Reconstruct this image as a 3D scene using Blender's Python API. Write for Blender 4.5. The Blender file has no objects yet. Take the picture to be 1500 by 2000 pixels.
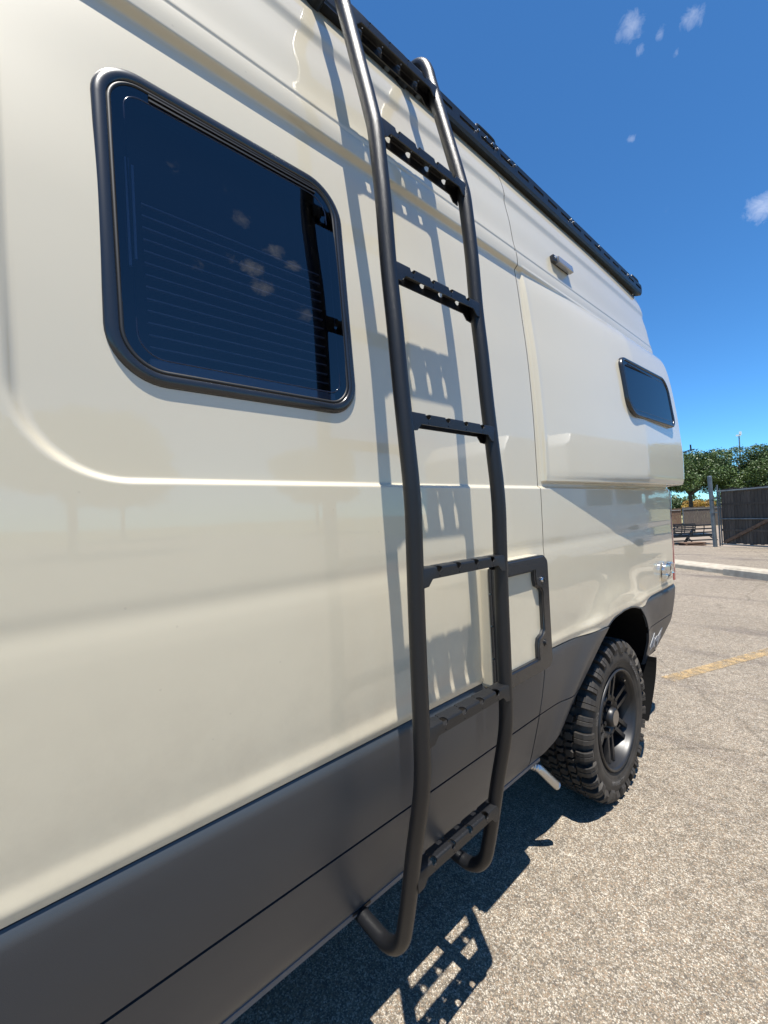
import bpy, bmesh, math, random
import numpy as np
from mathutils import Vector, Matrix

random.seed(7); rng = np.random.default_rng(11)
sc = bpy.context.scene
COL = sc.collection

# ------------------------------------------------------------------ camera
SC_R = np.array([[0.6638797, 0.7461587, -0.0501095],
                 [-0.0407420, -0.0308196, -0.9986943],
                 [-0.7467287, 0.6650544, 0.0099395]])
camd = bpy.data.cameras.new('camera'); cam = bpy.data.objects.new('camera', camd); COL.objects.link(cam)
camd.sensor_fit = 'HORIZONTAL'; camd.sensor_width = 36.0; camd.lens = 820.0 / 1500.0 * 36.0
camd.clip_start = 0.02; camd.clip_end = 3000
M3 = Matrix((SC_R[0], -SC_R[1], -SC_R[2])).transposed()
cam.matrix_world = Matrix.Translation((0.80, 0.0, 1.45)) @ M3.to_4x4()
sc.camera = cam

# ------------------------------------------------------------------ sun + sky
SUN = Vector((1.0, -0.60, 4.42)).normalized()          # towards the sun
sl = bpy.data.lights.new('sun', 'SUN'); sl.energy = 5.0; sl.angle = math.radians(0.4); sl.color = (1.0, 0.955, 0.88)
so = bpy.data.objects.new('sun', sl); COL.objects.link(so)
so.rotation_euler = SUN.to_track_quat('Z', 'Y').to_euler(); so.location = (20, -12, 60)
W = bpy.data.worlds.new('World'); sc.world = W; W.use_nodes = True
wn, wl = W.node_tree.nodes, W.node_tree.links
wn.clear()
out = wn.new('ShaderNodeOutputWorld'); bg = wn.new('ShaderNodeBackground'); sky = wn.new('ShaderNodeTexSky')
sky.sky_type = 'NISHITA'; sky.sun_disc = False
sky.sun_elevation = math.asin(SUN.z); sky.sun_rotation = math.atan2(SUN.x, SUN.y)
sky.altitude = 200; sky.air_density = 0.75; sky.dust_density = 0.0; sky.ozone_density = 6.0
bg.inputs['Strength'].default_value = 0.10
# small scattered fair-weather clouds: noise wisps gathered round a few directions
geo = wn.new('ShaderNodeTexCoord')
noi = wn.new('ShaderNodeTexNoise'); noi.inputs['Scale'].default_value = 17; noi.inputs['Detail'].default_value = 7
noi.inputs['Roughness'].default_value = 0.62; noi.inputs['Distortion'].default_value = 0.5
wl.new(geo.outputs['Generated'], noi.inputs['Vector'])
def wmath(op, a, b=None, clamp=False):
    n = wn.new('ShaderNodeMath'); n.operation = op; n.use_clamp = clamp
    for i, v in enumerate((a, b)):
        if v is None: continue
        if isinstance(v, (int, float)): n.inputs[i].default_value = v
        else: wl.new(v, n.inputs[i])
    return n.outputs[0]
puffs = [((-0.187, 0.696, 0.693), .032, 1.2), ((-0.122, 0.731, 0.671), .030, 1.05), ((-0.159, 0.721, 0.675), .016, .95),
         ((-0.184, 0.719, 0.671), .015, 1.0), ((-0.148, 0.744, 0.652), .018, .85), ((-0.219, 0.774, 0.595), .016, 1.0),
         ((-0.080, 0.889, 0.450), .042, 1.25), ((-0.191, 0.848, 0.494), .018, .8),
         ((-0.197, 0.899, 0.392), .02, .7), ((-0.203, 0.694, 0.691), .018, .95),
         ((0.622, 0.231, 0.749), .035, .8), ((0.6, 0.311, 0.737), .03, .7), ((0.638, 0.341, 0.69), .045, .9),
         ((0.658, 0.406, 0.635), .05, 1.1), ((0.66, 0.443, 0.607), .04, 1.2), ((0.726, 0.338, 0.599), .035, .8),
         ((0.719, 0.375, 0.586), .045, 1.1), ((0.729, 0.398, 0.556), .05, 1.1), ((0.717, 0.48, 0.505), .05, .9),
         ((0.718, 0.515, 0.468), .04, .8), ((0.767, 0.281, 0.576), .04, .7), ((0.3, -0.7, 0.5), .12, .7),
         ((0.9, -0.1, 0.35), .10, .7), ((-0.5, 0.2, 0.8), .10, .7), ((0.5, 0.8, 0.3), .06, .8)]
tot = None
for d, r, a in puffs:
    v = wn.new('ShaderNodeVectorMath'); v.operation = 'DISTANCE'
    wl.new(geo.outputs['Generated'], v.inputs[0]); dd = Vector(d).normalized(); v.inputs[1].default_value = dd
    m = wn.new('ShaderNodeMapRange'); m.interpolation_type = 'SMOOTHSTEP'
    wl.new(v.outputs['Value'], m.inputs['Value'])
    m.inputs['From Min'].default_value = r * 1.25; m.inputs['From Max'].default_value = 0
    m.inputs['To Min'].default_value = 0; m.inputs['To Max'].default_value = a
    tot = m.outputs[0] if tot is None else wmath('MAXIMUM', tot, m.outputs[0])
noi2 = wn.new('ShaderNodeTexNoise'); noi2.inputs['Scale'].default_value = 60; noi2.inputs['Detail'].default_value = 9; noi2.inputs['Roughness'].default_value = 0.65
noi2.inputs['Distortion'].default_value = 0.8
wl.new(geo.outputs['Generated'], noi2.inputs['Vector'])
nsum = wmath('ADD', wmath('MULTIPLY', noi.outputs['Fac'], 0.4), wmath('MULTIPLY', noi2.outputs['Fac'], 0.6))
cl = wmath('MULTIPLY', wmath('SUBTRACT', wmath('ADD', wmath('MULTIPLY', tot, 0.50), nsum), 0.86), 2.8, True)
sx = wn.new('ShaderNodeSeparateXYZ'); wl.new(geo.outputs['Generated'], sx.inputs[0])
cl = wmath('MULTIPLY', cl, wmath('ADD', 0.42, wmath('MULTIPLY', sx.outputs[0], 0.7), True))
mix = wn.new('ShaderNodeMix'); mix.data_type = 'RGBA'
hs = wn.new('ShaderNodeMix'); hs.data_type = 'RGBA'; hs.blend_type = 'MULTIPLY'; hs.inputs[0].default_value = 1; hs.inputs[7].default_value = (0.49, 0.90, 1.09, 1)   # deep clear-air blue
wl.new(sky.outputs[0], hs.inputs[6])
wl.new(cl, mix.inputs[0]); wl.new(hs.outputs[2], mix.inputs[6]); mix.inputs[7].default_value = (6.0, 6.2, 6.8, 1)
wl.new(mix.outputs[2], bg.inputs['Color']); wl.new(bg.outputs[0], out.inputs[0])

sc.view_settings.view_transform = 'Standard'; sc.view_settings.look = 'None'
sc.view_settings.exposure = 0.95; sc.view_settings.gamma = 1.0
sc.cycles.max_bounces = 8; sc.cycles.transparent_max_bounces = 10

# ------------------------------------------------------------------ materials
def mat(name, col, rough=0.5, metal=0.0, spec=0.5, coat=0.0, coat_rough=0.03, **kw):
    m = bpy.data.materials.new(name); m.use_nodes = True
    b = m.node_tree.nodes['Principled BSDF']
    b.inputs['Base Color'].default_value = (*col, 1); b.inputs['Roughness'].default_value = rough
    b.inputs['Metallic'].default_value = metal; b.inputs['Specular IOR Level'].default_value = spec
    b.inputs['Coat Weight'].default_value = coat; b.inputs['Coat Roughness'].default_value = coat_rough
    for k, v in kw.items(): b.inputs[k.replace('_', ' ')].default_value = v
    return m
def N(m, t, **inp):
    n = m.node_tree.nodes.new(t)
    for k, v in inp.items(): n.inputs[k.replace('_', ' ')].default_value = v
    return n
def L(m, a, b): m.node_tree.links.new(a, b)
def bsdf(m): return m.node_tree.nodes['Principled BSDF']
def coords(m, kind='Object', scale=(1, 1, 1)):
    tc = N(m, 'ShaderNodeTexCoord'); mp = N(m, 'ShaderNodeMapping'); mp.inputs['Scale'].default_value = scale
    L(m, tc.outputs[kind], mp.inputs['Vector']); return mp.outputs[0]
def ramp(m, fac, stops):
    r = N(m, 'ShaderNodeValToRGB'); e = r.color_ramp.elements
    while len(e) < len(stops): e.new(0.5)
    for i, (p, c) in enumerate(stops):
        e[i].position = p; e[i].color = (*c, 1) if len(c) == 3 else c
    L(m, fac, r.inputs[0]); return r.outputs[0]
def bump(m, h, strength, dist):
    b = N(m, 'ShaderNodeBump', Strength=strength, Distance=dist); L(m, h, b.inputs['Height']); L(m, b.outputs[0], bsdf(m).inputs['Normal'])
def vary(m, c1, c2, scale, vec=None, bumpd=None, detail=4):
    v = vec or coords(m); n = N(m, 'ShaderNodeTexNoise', Scale=scale, Detail=detail); L(m, v, n.inputs['Vector'])
    L(m, ramp(m, n.outputs['Fac'], [(0.3, c1), (0.7, c2)]), bsdf(m).inputs['Base Color'])
    if bumpd: bump(m, n.outputs['Fac'], 0.5, bumpd)
    return m

# car paint: cream with clear coat, faint dust film and orange-peel
PAINT = mat('cream_paint', (0.545, 0.488, 0.365), 0.38, coat=1.0, coat_rough=0.02)
n = N(PAINT, 'ShaderNodeTexNoise', Scale=2.2, Detail=5); L(PAINT, coords(PAINT), n.inputs['Vector'])
L(PAINT, ramp(PAINT, n.outputs['Fac'], [(0.3, (0.537, 0.480, 0.358)), (0.7, (0.555, 0.498, 0.374))]), bsdf(PAINT).inputs['Base Color'])
pbase = bsdf(PAINT).inputs['Base Color'].links[0].from_socket
pz = N(PAINT, 'ShaderNodeSeparateXYZ'); L(PAINT, coords(PAINT), pz.inputs[0])
pmr = N(PAINT, 'ShaderNodeMapRange'); L(PAINT, pz.outputs[2], pmr.inputs[0]); pmr.inputs['From Min'].default_value = 1.30; pmr.inputs['From Max'].default_value = 0.90; pmr.inputs['To Max'].default_value = 0.30
pnz = N(PAINT, 'ShaderNodeTexNoise', Scale=11, Detail=9, Roughness=0.75); L(PAINT, coords(PAINT), pnz.inputs['Vector'])
pmm = N(PAINT, 'ShaderNodeMath'); pmm.operation = 'MULTIPLY'; L(PAINT, pmr.outputs[0], pmm.inputs[0]); L(PAINT, ramp(PAINT, pnz.outputs['Fac'], [(0.42, (0, 0, 0)), (0.75, (1, 1, 1))]), pmm.inputs[1])
psp = N(PAINT, 'ShaderNodeTexVoronoi', Scale=22); L(PAINT, coords(PAINT), psp.inputs['Vector'])
psc = ramp(PAINT, psp.outputs['Distance'], [(0.035, (0.55,) * 3), (0.06, (0, 0, 0))])
pmx = N(PAINT, 'ShaderNodeMath'); pmx.operation = 'MAXIMUM'; L(PAINT, pmm.outputs[0], pmx.inputs[0])
psm = N(PAINT, 'ShaderNodeMath'); psm.operation = 'MULTIPLY'; L(PAINT, psc, psm.inputs[0]); sps = N(PAINT, 'ShaderNodeSeparateColor'); L(PAINT, psp.outputs['Color'], sps.inputs[0])
L(PAINT, ramp(PAINT, sps.outputs[0], [(0.86, (0, 0, 0)), (0.90, (0.5,) * 3)]), psm.inputs[1]); L(PAINT, psm.outputs[0], pmx.inputs[1])
pmix = N(PAINT, 'ShaderNodeMix'); pmix.data_type = 'RGBA'; L(PAINT, pmx.outputs[0], pmix.inputs[0]); L(PAINT, pbase, pmix.inputs[6]); pmix.inputs[7].default_value = (0.34, 0.29, 0.22, 1)
L(PAINT, pmix.outputs[2], bsdf(PAINT).inputs['Base Color'])
n2 = N(PAINT, 'ShaderNodeTexNoise', Scale=9, Detail=2); L(PAINT, coords(PAINT), n2.inputs['Vector'])
bb = N(PAINT, 'ShaderNodeBump', Strength=0.25, Distance=0.0006); L(PAINT, n2.outputs['Fac'], bb.inputs['Height']); L(PAINT, bb.outputs[0], bsdf(PAINT).inputs['Coat Normal'])
n3 = N(PAINT, 'ShaderNodeTexNoise', Scale=30, Detail=6); L(PAINT, coords(PAINT), n3.inputs['Vector'])
L(PAINT, ramp(PAINT, n3.outputs['Fac'], [(0.35, (0.012,) * 3), (0.8, (0.06,) * 3)]), bsdf(PAINT).inputs['Coat Roughness'])
CLAD = mat('grey_cladding', (0.036, 0.041, 0.048), 0.35, spec=0.5)
n = N(CLAD, 'ShaderNodeTexNoise', Scale=900, Detail=2); L(CLAD, coords(CLAD), n.inputs['Vector']); bump(CLAD, n.outputs['Fac'], 0.35, 0.0006)
n = N(CLAD, 'ShaderNodeTexNoise', Scale=6, Detail=5); L(CLAD, coords(CLAD), n.inputs['Vector'])
L(CLAD, ramp(CLAD, n.outputs['Fac'], [(0.3, (0.31,) * 3), (0.75, (0.38,) * 3)]), bsdf(CLAD).inputs['Roughness'])
BLACK = mat('powder_coat_black', (0.0085, 0.0088, 0.010), 0.36, spec=0.42)
n = N(BLACK, 'ShaderNodeTexNoise', Scale=1400, Detail=2); L(BLACK, coords(BLACK), n.inputs['Vector']); bump(BLACK, n.outputs['Fac'], 0.6, 0.0006)
SATIN = mat('satin_black_frame', (0.011, 0.012, 0.014), 0.26, spec=0.75)
RUB = mat('rubber_seal', (0.006, 0.006, 0.006), 0.5)
DARK = mat('dark_void', (0.004, 0.004, 0.004), 0.9, spec=0.1)
UNDER = vary(mat('underbody', (0.02, 0.02, 0.02), 0.7), (0.012, 0.012, 0.012), (0.05, 0.045, 0.04), 8)
PANE = bpy.data.materials.new('tinted_glass'); PANE.use_nodes = True
pn, pl = PANE.node_tree.nodes, PANE.node_tree.links; pn.clear()
po = pn.new('ShaderNodeOutputMaterial'); pg = pn.new('ShaderNodeBsdfGlossy'); pt = pn.new('ShaderNodeBsdfTransparent'); pm = pn.new('ShaderNodeMixShader')
fr = pn.new('ShaderNodeFresnel'); fr.inputs['IOR'].default_value = 1.7
pg.inputs['Roughness'].default_value = 0.004; pg.inputs['Color'].default_value = (0.95, 0.97, 1, 1)
pt.inputs['Color'].default_value = (0.46, 0.48, 0.56, 1)
pnn = pn.new('ShaderNodeTexNoise'); pnn.inputs['Scale'].default_value = 5; pb = pn.new('ShaderNodeBump'); pb.inputs['Strength'].default_value = 0.3; pb.inputs['Distance'].default_value = 0.0008
ptc = pn.new('ShaderNodeTexCoord'); pl.new(ptc.outputs['Object'], pnn.inputs['Vector']); pl.new(pnn.outputs['Fac'], pb.inputs['Height']); pl.new(pb.outputs[0], pg.inputs['Normal'])
pl.new(fr.outputs[0], pm.inputs[0]); pl.new(pt.outputs[0], pm.inputs[1]); pl.new(pg.outputs[0], pm.inputs[2]); pl.new(pm.outputs[0], po.inputs[0])
BLIND = mat('blind_fabric', (0.30, 0.34, 0.44), 0.8)
RUBBER = vary(mat('tyre_rubber', (0.022, 0.021, 0.020), 0.62, spec=0.4), (0.017, 0.0155, 0.014), (0.040, 0.034, 0.028), 14, bumpd=0.0008)
LETTER = mat('tyre_letter', (0.075, 0.072, 0.070), 0.5)
RIM = mat('matte_black_rim', (0.012, 0.012, 0.013), 0.40, spec=0.5)
CHROME = mat('chrome', (0.75, 0.75, 0.76), 0.12, metal=1.0)
STEEL = mat('bright_steel', (0.5, 0.5, 0.5), 0.3, metal=1.0)
LENS = mat('clear_lens', (0.20, 0.20, 0.205), 0.12, coat=1.0)
RED = mat('red_lens', (0.35, 0.012, 0.02), 0.15, coat=1.0)
WHITE_DECAL = mat('silver_decal', (0.42, 0.42, 0.42), 0.4)
BADGE = mat('bronze_cap', (0.16, 0.13, 0.10), 0.45)
GALV = vary(mat('galvanised_pipe', (0.22, 0.24, 0.26), 0.45, metal=0.5), (0.09, 0.11, 0.125), (0.18, 0.20, 0.21), 5)

# asphalt with exposed aggregate
ASPH = mat('chip_seal_asphalt', (0.3, 0.28, 0.25), 0.85, spec=0.3)
v = coords(ASPH)
vo = N(ASPH, 'ShaderNodeTexVoronoi', Scale=225.0, Randomness=1.0); L(ASPH, v, vo.inputs['Vector'])
voe = N(ASPH, 'ShaderNodeTexVoronoi', Scale=225.0); voe.feature = 'DISTANCE_TO_EDGE'; L(ASPH, v, voe.inputs['Vector'])
sep = N(ASPH, 'ShaderNodeSeparateColor'); L(ASPH, vo.outputs['Color'], sep.inputs[0])
stone = ramp(ASPH, sep.outputs[0], [(0.0, (0.105, 0.095, 0.083)), (0.25, (0.16, 0.142, 0.118)), (0.45, (0.21, 0.18, 0.14)), (0.58, (0.20, 0.15, 0.11)), (0.68, (0.26, 0.235, 0.195)), (1.0, (0.36, 0.342, 0.31))])
edge = ramp(ASPH, voe.outputs['Distance'], [(0.0, (0.42,) * 3), (0.12, (1, 1, 1))])
big = N(ASPH, 'ShaderNodeTexNoise', Scale=0.9, Detail=6, Roughness=0.6); L(ASPH, v, big.inputs['Vector'])
bigc = ramp(ASPH, big.outputs['Fac'], [(0.3, (1.05, 1.00, 0.94)), (0.7, (1.30, 1.24, 1.17))])
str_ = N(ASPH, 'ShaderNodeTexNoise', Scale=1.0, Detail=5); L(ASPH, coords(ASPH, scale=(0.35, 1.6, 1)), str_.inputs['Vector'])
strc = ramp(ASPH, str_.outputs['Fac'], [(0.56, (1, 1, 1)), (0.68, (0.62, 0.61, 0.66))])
def mul(m, a, b):
    x = N(m, 'ShaderNodeMix'); x.data_type = 'RGBA'; x.blend_type = 'MULTIPLY'; x.inputs[0].default_value = 1
    L(m, a, x.inputs[6]); L(m, b, x.inputs[7]); return x.outputs[2]
cw = N(ASPH, 'ShaderNodeTexNoise', Scale=2.5, Detail=5); L(ASPH, v, cw.inputs['Vector'])
cadd = N(ASPH, 'ShaderNodeMix'); cadd.data_type = 'RGBA'; cadd.inputs[0].default_value = 0.16; L(ASPH, v, cadd.inputs[6]); L(ASPH, cw.outputs['Color'], cadd.inputs[7])
cvr = N(ASPH, 'ShaderNodeTexVoronoi', Scale=0.27); cvr.feature = 'DISTANCE_TO_EDGE'; L(ASPH, cadd.outputs[2], cvr.inputs['Vector'])
crk = ramp(ASPH, cvr.outputs['Distance'], [(0.0, (0.72, 0.71, 0.70)), (0.0012, (0.86, 0.86, 0.85)), (0.0022, (1, 1, 1))])
stn = N(ASPH, 'ShaderNodeTexNoise', Scale=2.6, Detail=3); L(ASPH, v, stn.inputs['Vector'])
stc = ramp(ASPH, stn.outputs['Fac'], [(0.64, (1, 1, 1)), (0.72, (0.80, 0.79, 0.79))])
crk = mul(ASPH, crk, stc)
g2 = N(ASPH, 'ShaderNodeTexNoise', Scale=46, Detail=5, Roughness=0.8); L(ASPH, v, g2.inputs['Vector'])
g2c = ramp(ASPH, g2.outputs['Fac'], [(0.36, (0.86, 0.86, 0.85)), (0.64, (1.14, 1.14, 1.13))])
g3 = N(ASPH, 'ShaderNodeTexNoise', Scale=17, Detail=4, Roughness=0.7); L(ASPH, v, g3.inputs['Vector'])
g3c = ramp(ASPH, g3.outputs['Fac'], [(0.35, (0.82, 0.82, 0.82)), (0.65, (1.16, 1.16, 1.15))])
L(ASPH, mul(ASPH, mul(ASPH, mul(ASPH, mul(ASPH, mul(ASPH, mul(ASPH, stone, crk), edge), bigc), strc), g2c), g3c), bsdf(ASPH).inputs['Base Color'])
hv = N(ASPH, 'ShaderNodeMath'); hv.operation = 'MULTIPLY_ADD'; L(ASPH, edge, hv.inputs[0]); L(ASPH, sep.outputs[1], hv.inputs[1]); hv.inputs[2].default_value = 0
bump(ASPH, hv.outputs[0], 0.75, 0.0042)
YEL = mat('worn_yellow_paint', (0.62, 0.40, 0.12), 0.8)
vv = N(YEL, 'ShaderNodeTexVoronoi', Scale=225.0); L(YEL, coords(YEL), vv.inputs['Vector'])
sp = N(YEL, 'ShaderNodeSeparateColor'); L(YEL, vv.outputs['Color'], sp.inputs[0])
L(YEL, ramp(YEL, sp.outputs[0], [(0.0, (0.12, 0.10, 0.07)), (0.3, (0.27, 0.18, 0.08)), (0.5, (0.37, 0.25, 0.11)), (1.0, (0.50, 0.36, 0.19))]), bsdf(YEL).inputs['Base Color'])
nz = N(YEL, 'ShaderNodeTexNoise', Scale=14, Detail=6, Roughness=0.7); L(YEL, coords(YEL), nz.inputs['Vector'])
L(YEL, ramp(YEL, nz.outputs['Fac'], [(0.38, (0.12,) * 3), (0.60, (0.85,) * 3)]), bsdf(YEL).inputs['Alpha'])
CONC = vary(mat('concrete', (0.3, 0.27, 0.21), 0.85), (0.27, 0.235, 0.185), (0.40, 0.355, 0.28), 9, bumpd=0.004, detail=8)
DIRT = vary(mat('dirt_yard', (0.4, 0.33, 0.25), 0.95), (0.15, 0.115, 0.08), (0.27, 0.22, 0.17), 1.5, bumpd=0.03, detail=9)
WOOD = mat('weathered_plank', (0.10, 0.085, 0.075), 0.85)
oi = N(WOOD, 'ShaderNodeObjectInfo'); wv = N(WOOD, 'ShaderNodeTexNoise', Scale=4, Detail=7, Roughness=0.65)
L(WOOD, coords(WOOD, scale=(9, 9, 0.7)), wv.inputs['Vector'])
am = N(WOOD, 'ShaderNodeMath'); am.operation = 'MULTIPLY_ADD'; L(WOOD, oi.outputs['Random'], am.inputs[0]); am.inputs[1].default_value = 0.30; L(WOOD, wv.outputs['Fac'], am.inputs[2])
L(WOOD, ramp(WOOD, am.outputs[0], [(0.35, (0.034, 0.027, 0.021)), (0.7, (0.075, 0.060, 0.047)), (0.98, (0.14, 0.112, 0.09))]), bsdf(WOOD).inputs['Base Color'])
BROWNW = vary(mat('brown_plank', (0.12, 0.07, 0.04), 0.85), (0.09, 0.055, 0.035), (0.17, 0.10, 0.06), 12)
def leafmat(name, a, b):
    m = mat(name, a, 0.5); oi = N(m, 'ShaderNodeTexNoise', Scale=1.3, Detail=3); L(m, coords(m), oi.inputs['Vector'])
    L(m, ramp(m, oi.outputs['Fac'], [(0.35, a), (0.65, b)]), bsdf(m).inputs['Base Color']); return m
LEAF = leafmat('oak_leaf', (0.040, 0.072, 0.016), (0.080, 0.125, 0.028))
LEAF2 = leafmat('hedge_leaf', (0.05, 0.085, 0.03), (0.09, 0.13, 0.05))
YLEAF = leafmat('autumn_leaf', (0.26, 0.13, 0.02), (0.34, 0.23, 0.04))
BARK = vary(mat('bark', (0.06, 0.05, 0.04), 0.9), (0.035, 0.03, 0.025), (0.09, 0.075, 0.06), 6)
GRASS = vary(mat('dry_grass', (0.2, 0.18, 0.08), 0.95), (0.12, 0.13, 0.05), (0.30, 0.26, 0.13), 0.6)
WHITEP = mat('white_paint', (0.75, 0.76, 0.77), 0.35, coat=0.8)
DGLASS = mat('dark_glass', (0.003, 0.005, 0.010), 0.02, spec=0.22)

# ------------------------------------------------------------------ helpers
def link(name, me, m, parent=None):
    o = bpy.data.objects.new(name, me); COL.objects.link(o)
    if m is not None and len(me.materials) == 0: me.materials.append(m)
    if parent is not None: o.parent = parent
    return o
def smooth(me): me.polygons.foreach_set('use_smooth', [True] * len(me.polygons))
def mesh(name, verts, faces, m, parent=None, sm=False):
    me = bpy.data.meshes.new(name); me.from_pydata([tuple(map(float, v)) for v in verts], [], [tuple(map(int, f)) for f in faces]); me.update()
    if sm: smooth(me)
    return link(name, me, m, parent)
def tag(o, label=None, cat=None, group=None, kind=None):
    if label: o['label'] = label
    if cat: o['category'] = cat
    if group: o['group'] = group
    if kind: o['kind'] = kind
    return o
def empty(name, loc, label=None, cat=None, group=None, rz=0):
    o = bpy.data.objects.new(name, None); COL.objects.link(o); o.location = loc; o.rotation_euler = (0, 0, rz); o.empty_display_size = 0.2
    return tag(o, label, cat, group)
def grid(P, close_u=False, close_v=False):
    """P: array [nu][nv][3] -> verts, faces"""
    P = np.asarray(P, float); nu, nv = P.shape[:2]; V = P.reshape(-1, 3); F = []
    for i in range(nu if close_u else nu - 1):
        for j in range(nv if close_v else nv - 1):
            a = i * nv + j; b = ((i + 1) % nu) * nv + j; c = ((i + 1) % nu) * nv + (j + 1) % nv; d = i * nv + (j + 1) % nv
            F.append((a, b, c, d))
    return V, F
class B:
    def __init__(s): s.v = []; s.f = []
    def add(s, V, F):
        o = len(s.v); s.v += [tuple(map(float, p)) for p in V]; s.f += [tuple(int(i) + o for i in f) for f in F]; return s
    def box(s, a, b, M=None):
        x0, y0, z0 = a; x1, y1, z1 = b
        V = [(x0, y0, z0), (x1, y0, z0), (x1, y1, z0), (x0, y1, z0), (x0, y0, z1), (x1, y0, z1), (x1, y1, z1), (x0, y1, z1)]
        if M is not None: V = [tuple(M @ Vector(p)) for p in V]
        return s.add(V, [(0, 3, 2, 1), (4, 5, 6, 7), (0, 1, 5, 4), (1, 2, 6, 5), (2, 3, 7, 6), (3, 0, 4, 7)])
    def bar(s, p, q, w, h=None, up=(0, 0, 1)):
        p = Vector(p); q = Vector(q); h = h or w; d = (q - p).normalized(); u = Vector(up)
        if abs(d.dot(u)) > 0.98: u = Vector((1, 0, 0))
        a = d.cross(u).normalized() * w / 2; b = a.cross(d).normalized() * h / 2
        V = [p - a - b, p + a - b, p + a + b, p - a + b, q - a - b, q + a - b, q + a + b, q - a + b]
        return s.add(V, [(0, 1, 2, 3), (7, 6, 5, 4), (0, 4, 5, 1), (1, 5, 6, 2), (2, 6, 7, 3), (3, 7, 4, 0)])
    def tube(s, pts, r, n=10, caps=True):
        pts = [Vector(p) for p in pts]; rs = r if isinstance(r, (list, tuple)) else [r] * len(pts); rings = []; ref = None
        for i, p in enumerate(pts):
            d = (pts[min(i + 1, len(pts) - 1)] - pts[max(i - 1, 0)]).normalized()
            if ref is None:
                ref = Vector((0, 1, 0)) if abs(d.y) < 0.9 else Vector((1, 0, 0))
            a = (ref - d * ref.dot(d)).normalized(); ref = a; b = d.cross(a)
            rings.append([p + (a * math.cos(t) + b * math.sin(t)) * rs[i] for t in [2 * math.pi * k / n for k in range(n)]])
        V, F = grid([[tuple(q) for q in r_] for r_ in rings], close_v=True)
        F = list(F)
        if caps: F += [tuple(range(n))[::-1], tuple((len(pts) - 1) * n + k for k in range(n))]
        return s.add(V, F)
    def cyl(s, c, axis, r, h, n=16, r2=None):
        c = Vector(c); ax = Vector(axis).normalized()
        return s.tube([c - ax * h / 2, c + ax * h / 2], [r, r if r2 is None else r2], n)
    def build(s, name, m, parent=None, sm=False, bev=0):
        me = bpy.data.meshes.new(name); me.from_pydata(s.v, [], s.f); me.update()
        if bev:
            bm = bmesh.new(); bm.from_mesh(me)
            bmesh.ops.bevel(bm, geom=[e for e in bm.edges if e.is_manifold and e.calc_face_angle(0) > 0.6], offset=bev, segments=2, affect='EDGES', profile=0.7)
            bm.to_mesh(me); bm.free()
        if sm:
            smooth(me)
            try: me.set_sharp_from_angle(angle=math.radians(38))
            except Exception: pass
        return link(name, me, m, parent)
def spline(pts, n=6):
    """Catmull-Rom through pts"""
    P = [Vector(p) for p in pts]; out = []
    for i in range(len(P) - 1):
        p0, p1, p2, p3 = P[max(i - 1, 0)], P[i], P[i + 1], P[min(i + 2, len(P) - 1)]
        for k in range(n):
            t = k / n; out.append(0.5 * ((2 * p1) + (p2 - p0) * t + (2 * p0 - 5 * p1 + 4 * p2 - p3) * t * t + (3 * p1 - p0 - 3 * p2 + p3) * t ** 3))
    out.append(P[-1]); return out
def sm01(x): x = np.clip(x, 0, 1); return x * x * (3 - 2 * x)
def pchip(xs, ys):
    xs = np.array(xs, float); ys = np.array(ys, float); h = np.diff(xs); dl = np.diff(ys) / h; m = np.zeros(len(xs))
    for i in range(1, len(xs) - 1):
        if dl[i - 1] * dl[i] > 0: w1 = 2 * h[i] + h[i - 1]; w2 = h[i] + 2 * h[i - 1]; m[i] = (w1 + w2) / (w1 / dl[i - 1] + w2 / dl[i])
    m[0] = dl[0]; m[-1] = dl[-1]
    def f(x):
        x = np.asarray(x, float); i = np.clip(np.searchsorted(xs, x) - 1, 0, len(h) - 1); t = (np.clip(x, xs[0], xs[-1]) - xs[i]) / h[i]
        return ((2 * t ** 3 - 3 * t ** 2 + 1) * ys[i] + (t ** 3 - 2 * t ** 2 + t) * h[i] * m[i] + (-2 * t ** 3 + 3 * t ** 2) * ys[i + 1] + (t ** 3 - t ** 2) * h[i] * m[i + 1])
    return f
def rrect(y0, y1, z0, z1, r, n=10):
    """rounded rectangle loop in (y,z); r: radius or (bl, br, tr, tl)"""
    if not isinstance(r, (list, tuple)): r = (r,) * 4
    P = []
    for (cy, cz, a0, rr) in ((y0 + r[0], z0 + r[0], 180, r[0]), (y1 - r[1], z0 + r[1], 270, r[1]), (y1 - r[2], z1 - r[2], 0, r[2]), (y0 + r[3], z1 - r[3], 90, r[3])):
        for k in range(n + 1):
            a = math.radians(a0 + 90 * k / n); P.append((cy + rr * math.cos(a), cz + rr * math.sin(a)))
    return P

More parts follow.
